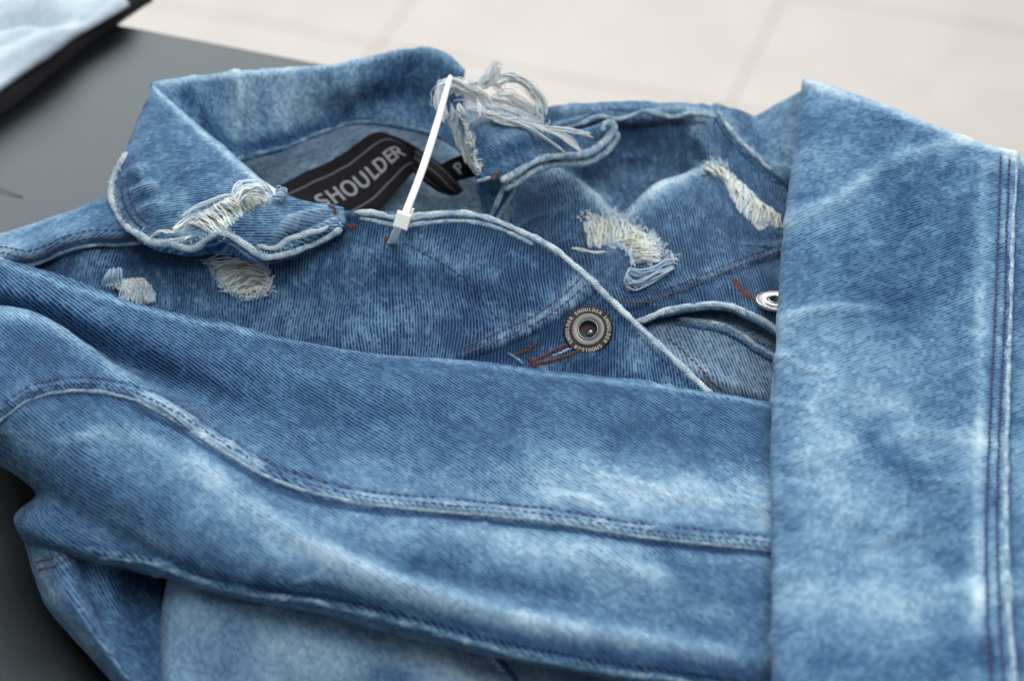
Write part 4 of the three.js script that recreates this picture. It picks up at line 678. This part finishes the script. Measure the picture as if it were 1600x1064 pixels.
stitches(sleeveR, sleeveR, [[1578, 250], [1574, 350], [1570, 500], [1563, 640], [1558, 818], [1561, 960], [1570, 1080]], { thread: 'plum', r: 0.36, seed: 4 });
rope('sleeve_seam', sleeveR, curveOn(sleeveR, [[1588, 250], [1583, 350], [1578, 500], [1574, 640], [1572, 800], [1574, 900], [1582, 1030], [1588, 1090]], -0.2), 0.75, 'pale', 64);

// ---------------------------------------------------------------- worn-through places and loose threads
ripped(leafL, leafL, [[292, 352], [318, 334], [345, 318], [372, 304], [398, 294]], [[322, 362], [342, 366], [370, 344], [396, 326], [418, 318]], { n: 46, seed: 2, jit: 0.015, wob: 2, broken: 0.05, bow: 0.14, lift: 1.6, r: 0.42 });
bundle(leafL, [free([[362, 312, 56], [372, 294, 58], [392, 288, 58], [412, 292, 57], [424, 304, 54]]), free([[368, 318, 56], [380, 300, 58], [400, 296, 58], [416, 306, 55]])], { n: 14, spread: 2.0, seed: 4, wander: 0.8 });
bundle(leafL, [free([[268, 362, 48], [284, 350, 49], [298, 340, 50], [310, 344, 49]]), free([[282, 338, 52], [310, 322, 54], [345, 308, 55], [366, 304, 55]])], { n: 8, spread: 1.0, seed: 6 });
bundle(leafL, [free([[256, 376, 40], [280, 374, 43], [300, 368, 45]]), free([[222, 384, 34], [236, 370, 38], [254, 362, 44], [275, 366, 45]])], { n: 3, spread: 0.7, seed: 7, r: 0.18 });
bundle(leafL, [free([[430, 300, 51], [440, 296, 52], [446, 304, 50]]), free([[424, 306, 51], [436, 308, 51], [442, 316, 48]])], { n: 8, spread: 1.4, seed: 9, mat: COTTON_BLUE });
fuzz(leafL, leafL, hemL, 420, { len: 1.7, seed: 3, band: 9, r: 0.11 });
rope('leaf_hem', leafL, curveOn(leafL, [[340, 371], [362, 375], [386, 391], [410, 404], [436, 400], [486, 383], [530, 358]], 1.0), 0.5, 'dark', 39);
ripped(frontL, frontL, [[322, 408], [342, 432], [358, 452], [386, 464]], [[394, 410], [414, 422], [420, 440], [410, 460]], { n: 30, seed: 12, lift: 1.6, wob: 6, bow: 0.2, broken: 0.4 });
fuzz(frontL, frontL, [[345, 452], [385, 466], [415, 460], [422, 440]], 120, { len: 3.0, seed: 13, band: 10, r: 0.2 });
ripped(frontL, frontL, [[168, 446], [190, 442], [214, 440]], [[215, 476], [232, 474], [242, 470]], { n: 26, seed: 14, lift: 2.0, wob: 5, bow: 0.1, broken: 0.5 });
bundle(frontL, [0, 1, 2, 3, 4, 5, 6].map((k) => free([[188 + k * 8, 474, 20], [194 + k * 6, 455, 24], [198 + k * 5, 436 + k, 28]])), { n: 6, spread: 1.3, seed: 15, r: 0.22, flare: 0.8 });
bundle(frontL, [0, 1, 2, 3].map((k) => free([[160 + k * 8, 446, 22], [166 + k * 7, 432, 26], [172 + k * 5, 418, 28]])), { n: 5, spread: 1.0, seed: 16, r: 0.22, mat: COTTON_BLUE });
// yoke rips on the right front
ripped(frontR, frontR, [[912, 352], [945, 344], [985, 352], [1018, 378]], [[920, 388], [955, 384], [990, 400], [1020, 418]], { n: 44, seed: 21, lift: 1.6, wob: 5, bow: 0.2, broken: 0.25 });
ripped(frontR, frontR, [[960, 372], [985, 396], [992, 414]], [[1020, 370], [1032, 392], [1030, 412]], { n: 26, seed: 22, lift: 2.0, wob: 4, bow: -0.2 });
bundle(frontR, [free([[892, 386, 18], [908, 389, 19], [930, 394, 18], [950, 392, 18]])], { n: 3, spread: 0.4, seed: 23, r: 0.25 });
bundle(frontR, [free([[978, 440, 21], [985, 424, 22], [1010, 428, 23], [1036, 414, 23], [1062, 408, 22]]), free([[980, 446, 20], [1000, 444, 21], [1030, 432, 22], [1060, 418, 21]]), free([[978, 432, 22], [990, 446, 20], [1010, 442, 21]])], { n: 8, spread: 1.4, seed: 24, mat: COTTON_BLUE, wander: 1.0 });
fuzz(frontR, frontR, [[905, 345], [950, 340], [1000, 355], [1025, 385], [1055, 410]], 150, { len: 2.6, seed: 25, band: 14, r: 0.18 });
ripped(frontR, frontR, [[1098, 268], [1118, 258], [1140, 275], [1170, 300], [1205, 335]], [[1112, 274], [1130, 282], [1148, 318], [1178, 350], [1222, 356]], { n: 60, seed: 26, lift: 1.6, wob: 4, bow: 0.15 });
fuzz(frontR, frontR, [[1100, 264], [1120, 256], [1150, 290], [1190, 345], [1225, 352]], 120, { len: 2.2, seed: 27, band: 10, r: 0.18 });
// the torn right collar leaf
const tuft = [
  free([[700, 150, 56], [715, 132, 60], [740, 130, 62], [768, 128, 62], [790, 150, 56]]),
  free([[690, 165, 52], [688, 140, 58], [705, 125, 62], [735, 140, 60], [760, 150, 56]]),
  free([[745, 135, 64], [765, 115, 68], [780, 95, 72]]), free([[752, 140, 62], [770, 122, 66], [778, 102, 70]]),
  free([[765, 128, 62], [795, 116, 66], [828, 130, 64], [848, 158, 58], [852, 184, 52]]), free([[775, 134, 60], [806, 124, 64], [836, 146, 60], [846, 178, 54]]),
  free([[770, 150, 58], [792, 148, 58], [812, 158, 56], [832, 172, 53], [848, 188, 50]]), free([[760, 165, 56], [790, 168, 56], [820, 180, 52], [850, 192, 48]]),
  free([[758, 172, 55], [780, 186, 54], [820, 192, 51], [856, 200, 47]]), free([[745, 155, 58], [752, 178, 55], [742, 195, 50]]),
  free([[694, 190, 50], [684, 160, 56], [690, 132, 61], [706, 128, 62]]), free([[700, 182, 50], [690, 155, 56], [698, 136, 60], [716, 134, 60]]), free([[710, 150, 57], [730, 142, 58], [752, 150, 57], [770, 168, 55]]), free([[730, 165, 56], [760, 176, 55], [790, 184, 54], [815, 186, 52]]),
  free([[715, 160, 54], [722, 176, 52], [735, 188, 49]]), free([[725, 150, 56], [740, 168, 54], [752, 176, 53]]),
];
bundle(leafR, tuft, { n: 13, spread: 1.15, seed: 31, wander: 0.55, r: 0.24, cut: 0.22, flare: 0.5 });
bundle(leafR, tuft, { n: 3, spread: 3.2, seed: 30, wander: 1.2, r: 0.14, cut: 0.3 });
bundle(leafR, [free([[770, 185, 54], [815, 195, 52], [850, 215, 49], [885, 240, 44]]), free([[790, 185, 54], [850, 200, 50], [900, 206, 48], [930, 216, 45]]), free([[830, 195, 52], [880, 212, 48], [912, 238, 44]]), free([[850, 200, 50], [890, 214, 47], [905, 236, 43]]), free([[840, 198, 51], [880, 200, 50], [925, 208, 47]])], { n: 5, spread: 0.8, seed: 32, r: 0.22 });
bundle(leafR, [free([[702, 160, 52], [712, 190, 46], [708, 215, 40]]), free([[712, 170, 52], [706, 195, 44], [722, 220, 38]]), free([[700, 178, 48], [690, 182, 46], [684, 176, 46]]), free([[705, 190, 46], [715, 215, 40], [726, 240, 35], [738, 262, 32]]), free([[716, 195, 46], [722, 230, 38], [735, 268, 33]]), free([[740, 190, 50], [732, 225, 42], [742, 270, 34]])], { n: 8, spread: 1.2, seed: 33, wander: 0.8, r: 0.28, cut: 0.2 });
fuzz(leafR, leafR, [[728, 200], [740, 240], [750, 275]], 120, { len: 2.6, seed: 34, band: 8, r: 0.18 });
fuzz(leafR, leafR, [[760, 180], [800, 190], [850, 200]], 140, { len: 3.0, seed: 35, band: 20, r: 0.2 });
fuzz(frontL, frontL, edgeL, 220, { len: 0.9, seed: 36, band: 6, r: 0.07 });

// buttonholes and bar tacks
satin('buttonhole', frontL, frontL, [[832, 566], [848, 559], [866, 550], [886, 541], [905, 533]], 1.5, { seed: 1 });
satin('buttonhole', frontL, frontL, [[834, 570], [852, 568], [872, 562], [893, 556], [910, 548]], 1.5, { seed: 2 });
bundle(frontL, [curveOn(frontL, [[862, 558], [880, 551], [898, 544]], 0.1)], { n: 4, spread: 0.4, seed: 61, r: 0.14, mat: COTTON_BLUE });
satin('bar_tack', frontL, frontL, [[826, 559], [831, 567], [837, 575]], 1.8, { seed: 3 });
satin('bar_tack', frontL, frontL, [[803, 556], [815, 553], [830, 546], [838, 538]], 1.0, { seed: 4 });
satin('bar_tack', frontL, frontL, [[603, 378], [609, 373], [616, 365]], 2.2, { seed: 5 });
satin('bar_tack', frontL, frontL, [[541, 352], [550, 357], [557, 352]], 1.8, { seed: 6 });
satin('bar_tack', leafL, leafL, [[512, 323], [520, 328], [524, 336]], 1.4, { seed: 7 });
satin('buttonhole', frontR, frontR, [[1147, 440], [1154, 451], [1163, 461], [1178, 469], [1192, 474]], 2.4, { seed: 8 });

// ---------------------------------------------------------------- buttons
const METAL = { rim: new THREE.MeshStandardMaterial({ color: lin(58, 48, 46), metalness: 0.85, roughness: 0.42 }), ring: new THREE.MeshStandardMaterial({ color: lin(128, 125, 118), metalness: 0.75, roughness: 0.48 }), eye: new THREE.MeshStandardMaterial({ color: lin(140, 143, 148), metalness: 0.95, roughness: 0.3 }), silver: new THREE.MeshStandardMaterial({ color: lin(200, 198, 194), metalness: 0.9, roughness: 0.3 }) };
function buttonText() {
  const c = document.createElement('canvas'); c.width = c.height = 512;
  const x = c.getContext('2d'); x.fillStyle = '#1d1a19'; x.fillRect(0, 0, 512, 512);
  x.fillStyle = '#b5ae9e'; x.font = 'bold 54px sans-serif'; x.textAlign = 'center'; x.textBaseline = 'middle';
  const word = 'SHOULDER';
  for (let w = 0; w < 4; w++) for (let k = 0; k < 8; k++) { const a = (w * 90 + 4 + k * 10.2 - 36) * Math.PI / 180; x.save(); x.translate(256 + Math.sin(a) * 216, 256 - Math.cos(a) * 216); x.rotate(a); x.fillText(word[k], 0, 0); x.restore(); }
  const t = new THREE.CanvasTexture(c); t.colorSpace = THREE.SRGBColorSpace; return t;
}
function button(parent, p, n, spin, lettered, r = 8.2) {
  const g = new THREE.Group(); g.name = numbered('button'); parent.add(g);
  const lathe = (pts) => new THREE.LatheGeometry(pts.map(([a, b]) => new THREE.Vector2(a * r / 1000, b * r / 1000)), 64);
  const low = lettered ? METAL.rim : METAL.silver;
  mesh('button_rim', lathe([[0.0, -0.12], [0.8, -0.12], [0.97, -0.02], [1.0, 0.06], [0.97, 0.12], [0.93, 0.12], [0.92, 0.09], [0.62, 0.075]]), low, g);
  if (lettered) {
    const ring = new THREE.RingGeometry(0.665 * r / 1000, 0.935 * r / 1000, 96, 1); ring.rotateX(-Math.PI / 2); ring.translate(0, 0.098 * r / 1000, 0);
    const q = ring.attributes.position, uv = ring.attributes.uv, s = 2 * r / 1000; for (let i = 0; i < q.count; i++) uv.setXY(i, 0.5 + q.getX(i) / s, 0.5 - q.getZ(i) / s);
    mesh('button_lettering', ring, new THREE.MeshStandardMaterial({ map: buttonText(), roughness: 0.5, metalness: 0.2 }), g);
  }
  mesh('button_ring', lathe([[0.67, 0.08], [0.665, 0.13], [0.63, 0.155], [0.48, 0.15], [0.45, 0.12], [0.435, 0.13], [0.42, 0.1]]), lettered ? METAL.ring : METAL.silver, g);
  mesh('button_eyelet', lathe([[0.43, 0.1], [0.42, 0.15], [0.39, 0.17], [0.355, 0.14], [0.345, 0.02], [0.335, -0.2], [0.0, -0.22]]), METAL.eye, g);
  mesh('button_post', lathe([[0.16, -0.24], [0.15, -0.06], [0.1, 0.0], [0.0, 0.02]]), METAL.eye, g).position.set(0.05 * r / 1000, 0, 0.06 * r / 1000);
  g.position.copy(p); g.quaternion.setFromUnitVectors(V3(0, 1, 0), n.clone().normalize()); g.rotateY(spin);
  return g;
}
{
  const p = frontL.on(921, 520, 1.2), n = V3(-0.16, Math.sin(0.93), Math.cos(0.93));
  button(jacket, p, n, 0.0, true);
  const q = frontR.on(1214, 481, 1.6);
  button(jacket, q, V3(0.05, 1, -0.2), 0.4, false, 7.4);
}

// ---------------------------------------------------------------- labels in the neck
function clothLabel(draw, w, h) {
  const c = document.createElement('canvas'); c.width = w; c.height = h; const x = c.getContext('2d'); x.fillStyle = '#0c0b0e'; x.fillRect(0, 0, w, h); draw(x, w, h);
  const t = new THREE.CanvasTexture(c); t.colorSpace = THREE.SRGBColorSpace; t.flipY = false;
  return new THREE.MeshPhysicalMaterial({ map: t, roughness: 0.8, specularIntensity: 0.4 });
}
const brand = panel('brand_label', jacket, {
  rows: [
    [[395, 306, 19], [440, 289, 20], [480, 269, 21], [524, 249, 23], [556, 226, 26], [588, 207, 28], [614, 212, 27], [640, 224, 26], [668, 242, 24]],
    [[432, 340, 17], [475, 325, 18], [515, 310, 18], [556, 289, 20], [588, 262, 22], [616, 238, 24], [637, 238, 23], [656, 250, 21], [680, 270, 19]],
    [[470, 372, 13], [510, 362, 13], [550, 350, 14], [590, 330, 15], [618, 299, 17], [644, 270, 18], [660, 264, 17], [672, 274, 16], [692, 298, 14]],
  ], thick: 0.5, rumple: 0.2, cell: 1.2, seed: 5, label: 'black woven label with light lettering and two thin stripes',
  material: clothLabel((x, w, h) => {
    x.strokeStyle = '#5c5c62'; x.lineWidth = 9; for (const y of [0.2, 0.83]) { x.beginPath(); x.moveTo(0, h * y); x.lineTo(w, h * y); x.stroke(); }
    x.fillStyle = '#86868c'; x.font = '114px sans-serif'; x.strokeStyle = '#86868c'; x.lineWidth = 5; x.textBaseline = 'middle'; const at0 = [0.245, 0.318, 0.398, 0.478, 0.55, 0.615, 0.685, 0.74]; [...'SHOULDER'].forEach((c, i) => { x.textAlign = 'center'; x.fillText(c, at0[i] * w, h * 0.53); x.strokeText(c, at0[i] * w, h * 0.53); });
  }, 1024, 340),
});
panel('hanger_loop', jacket, {
  rows: [
    [[650, 236, 29], [672, 246, 28], [694, 262, 26], [712, 282, 23], [722, 298, 20]],
    [[648, 248, 28], [666, 262, 28], [686, 278, 26], [702, 294, 23], [716, 302, 20]],
    [[646, 266, 24], [660, 280, 24], [676, 292, 22], [692, 301, 20], [708, 304, 18]],
  ], thick: 0.8, rumple: 0.6, cell: 1.0, seed: 15, label: 'black ribbon hanger loop curling below the label',
  material: clothLabel((x, w, h) => { x.strokeStyle = '#4a4552'; x.lineWidth = 7; for (const y of [0.14, 0.5, 0.86]) { x.beginPath(); x.moveTo(0, h * y); x.lineTo(w, h * y); x.stroke(); } }, 256, 128),
});
panel('size_label', jacket, {
  rows: [[[688, 258, 27], [712, 246, 29], [742, 236, 31]], [[696, 272, 24], [718, 262, 26], [744, 256, 28]], [[700, 288, 20], [722, 280, 22], [748, 274, 24]]], thick: 0.4, rumple: 0.2, seed: 6, label: 'small black size tab with one pale letter',
  material: clothLabel((x, w, h) => { x.fillStyle = '#a8a8ac'; x.font = 'bold 120px sans-serif'; x.textAlign = 'center'; x.textBaseline = 'middle'; x.translate(w * 0.45, h * 0.5); x.rotate(-0.5); x.fillText('P', 0, 0); }, 256, 160),
});

// ---------------------------------------------------------------- zip tie
{
  const tie = thing('zip_tie', 'white plastic zip tie looped through the placket edge, standing upright before the black neck label', 'zip tie');
  const P = new THREE.MeshPhysicalMaterial({ color: lin(252, 252, 242), roughness: 0.35, clearcoat: 0.15 });
  const head = at(629, 344, 50), tip = at(704, 118, 76), low = at(614, 372, 40);
  tie.position.copy(head);
  const strap = (pts, w, t, taper) => {
    const c = new THREE.CatmullRomCurve3(pts, false, 'centripetal'), n = 40, pos = [], idx = [], side = V3(1, 0.12, 0.1).normalize(), prof = [[-1, -0.6], [-0.8, -1], [0.8, -1], [1, -0.6], [1, 0.6], [0.8, 1], [-0.8, 1], [-1, 0.6]];
    for (let i = 0; i <= n; i++) { const q = c.getPointAt(i / n), tan = c.getTangentAt(i / n), b = side.clone().addScaledVector(tan, -side.dot(tan)).normalize(), f = b.clone().cross(tan).normalize(), k = taper ? lerp(1, taper, smooth(0.5, 1, i / n)) * (i === n ? 0.5 : 1) : 1; for (const [a, d] of prof) { const v = q.clone().addScaledVector(b, a * w / 2000 * k).addScaledVector(f, d * t / 2000); pos.push(v.x, v.y, v.z); } }
    for (let i = 0; i < n; i++) for (let k = 0; k < 8; k++) { const a = i * 8 + k, b = i * 8 + (k + 1) % 8; idx.push(a, b, a + 8, b, b + 8, a + 8); }
    for (let k = 1; k < 7; k++) { idx.push(0, k + 1, k, n * 8, n * 8 + k, n * 8 + k + 1); }
    const g = new THREE.BufferGeometry(); g.setAttribute('position', new THREE.Float32BufferAttribute(pos, 3)); g.setIndex(idx); const f = g.toNonIndexed(); f.computeVertexNormals(); f.translate(-head.x, -head.y, -head.z); return f;
  };
  mesh('strap', strap([head.clone().lerp(tip, -0.02), head.clone().lerp(tip, 0.35).add(V3(0.0009, 0.0004, 0.0012)), head.clone().lerp(tip, 0.7).add(V3(0.0007, 0.0004, 0.001)), tip], 2.5, 1.1, 0.75), P, tie);
  mesh('loop', strap([head.clone().add(V3(0, 0.001, 0.001)), head.clone().lerp(low, 0.55).add(V3(-0.0005, 0, 0.0016)), low.clone().add(V3(0, 0, 0.0012)), low.clone().add(V3(-0.001, -0.003, -0.001))], 2.6, 1.0), P, tie);
  const s = new THREE.Shape(); const a = 0.0019, b = 0.0021; s.moveTo(-a, -b); s.lineTo(a, -b); s.lineTo(a, b); s.lineTo(-a, b);
  const hd = new THREE.ExtrudeGeometry(s, { depth: 0.0032, bevelEnabled: true, bevelSize: 0.0006, bevelThickness: 0.0006, bevelSegments: 3 }); hd.translate(0, 0, -0.0012);
  const h = mesh('head', hd, P, tie); h.lookAt(h.getWorldPosition(V3()).add(V3(-0.05, 0.45, 0.9))); h.rotateZ(-0.28);
  const s2 = new THREE.BoxGeometry(0.0009, 0.003, 0.002); s2.translate(0.0022, 0.0034, 0.001); const lug = mesh('lug', s2, P, tie); lug.quaternion.copy(h.quaternion);
}

// ---------------------------------------------------------------- things in the far left corner
{
  const mk = (dark) => { const w = 256, c = new Uint8Array(w * w * 4), b = new Uint8Array(w * w * 4); for (let y = 0; y < w; y++) for (let x = 0; x < w; x++) { const q = (y * w + x) * 4, n = fbm(x / 18, y / 18, 70, 3), s = Math.sin((x + y) * Math.PI / 4) * 0.5, l = 1 + 0.05 * n + 0.03 * s, base = dark ? [30, 26, 30] : [184, 198, 208]; for (let k = 0; k < 3; k++) c[q + k] = clamp(base[k] * l, 0, 255); c[q + 3] = 255; b[q] = b[q + 1] = b[q + 2] = 128 + 60 * s + 40 * n; b[q + 3] = 255; } const t = texture(c, w, w, true), u = texture(b, w, w, false); t.repeat.set(4, 4); u.repeat.set(4, 4); return new THREE.MeshPhysicalMaterial({ map: t, bumpMap: u, bumpScale: 0.0002, roughness: 0.9, sheen: 0.2 }); };
  const dark = panel('dark_strip', null, {  // low dark sheet along the edge of the white garment
    rows: [[[-220, 180, 5], [-60, 100, 5], [10, 45, 5], [70, 2, 5], [120, -32, 5], [190, -80, 5]], [[-166, 226, 6.5], [-6, 144, 6.5], [54, 98, 6.5], [104, 58, 6.5], [156, 22, 6.5], [226, -24, 6.5]], [[-160, 236, 5.5], [0, 156, 5.5], [58, 112, 5.5], [108, 74, 5.5], [160, 36, 5.5], [232, -10, 5.5]], [[-160, 258, 1], [0, 176, 1], [56, 134, 1], [108, 92, 1], [162, 50, 1], [236, 0, 1]]],
    material: mk(true), thick: 1.5, rumple: 1.0, seed: 7, cell: 2, label: null,
  });
  tag(dark, 'dark strip beneath the edge of the white garment', 'cloth');
  const white = panel('white_garment', null, {
    rows: [[[-260, -40, 10], [-120, -60, 10], [0, -80, 10], [100, -100, 10], [230, -120, 10]], [[-220, 60, 12], [-100, 30, 14], [0, 0, 14], [90, -30, 14], [215, -60, 12]], [[-190, 130, 13], [-80, 95, 15], [10, 55, 14], [95, 12, 13], [206, -35, 12]], [[-170, 190, 13], [-60, 146, 13], [20, 94, 13], [105, 42, 12], [198, -14, 11]], [[-160, 222, 12], [-30, 152, 12], [50, 98, 12], [116, 50, 11], [194, 4, 10]], [[-158, 230, 9], [-26, 158, 9], [54, 103, 9], [120, 55, 9], [198, 8, 9]]],
    material: mk(false), thick: 1.6, rumple: 2.0, seed: 9, cell: 1.5, folds: [{ p: [[-60, 50], [40, 34], [130, 32]], w: 8, a: -5 }, { p: [[-20, 112], [60, 72], [130, 24]], w: 12, a: 4 }, { p: [[-30, 84], [50, 52], [120, 40]], w: 7, a: -3 }, { p: [[-60, 10], [60, 8], [150, 4]], w: 12, a: 2.0 }],
  });
  tag(white, 'folded white garment in the far left corner of the table', 'garment');
  const hair = mesh('loose_thread', new THREE.TubeGeometry(new THREE.CatmullRomCurve3([at(-14, 291, 0.6), at(6, 297, 0.8), at(22, 304, 0.4), at(34, 308, 0.2)]), 16, 0.00016, 5), new THREE.MeshStandardMaterial({ color: lin(24, 24, 28), roughness: 0.8 }));
  tag(hair, 'short dark loose thread lying on the grey table', 'thread');
}

renderer.render(scene, camera);
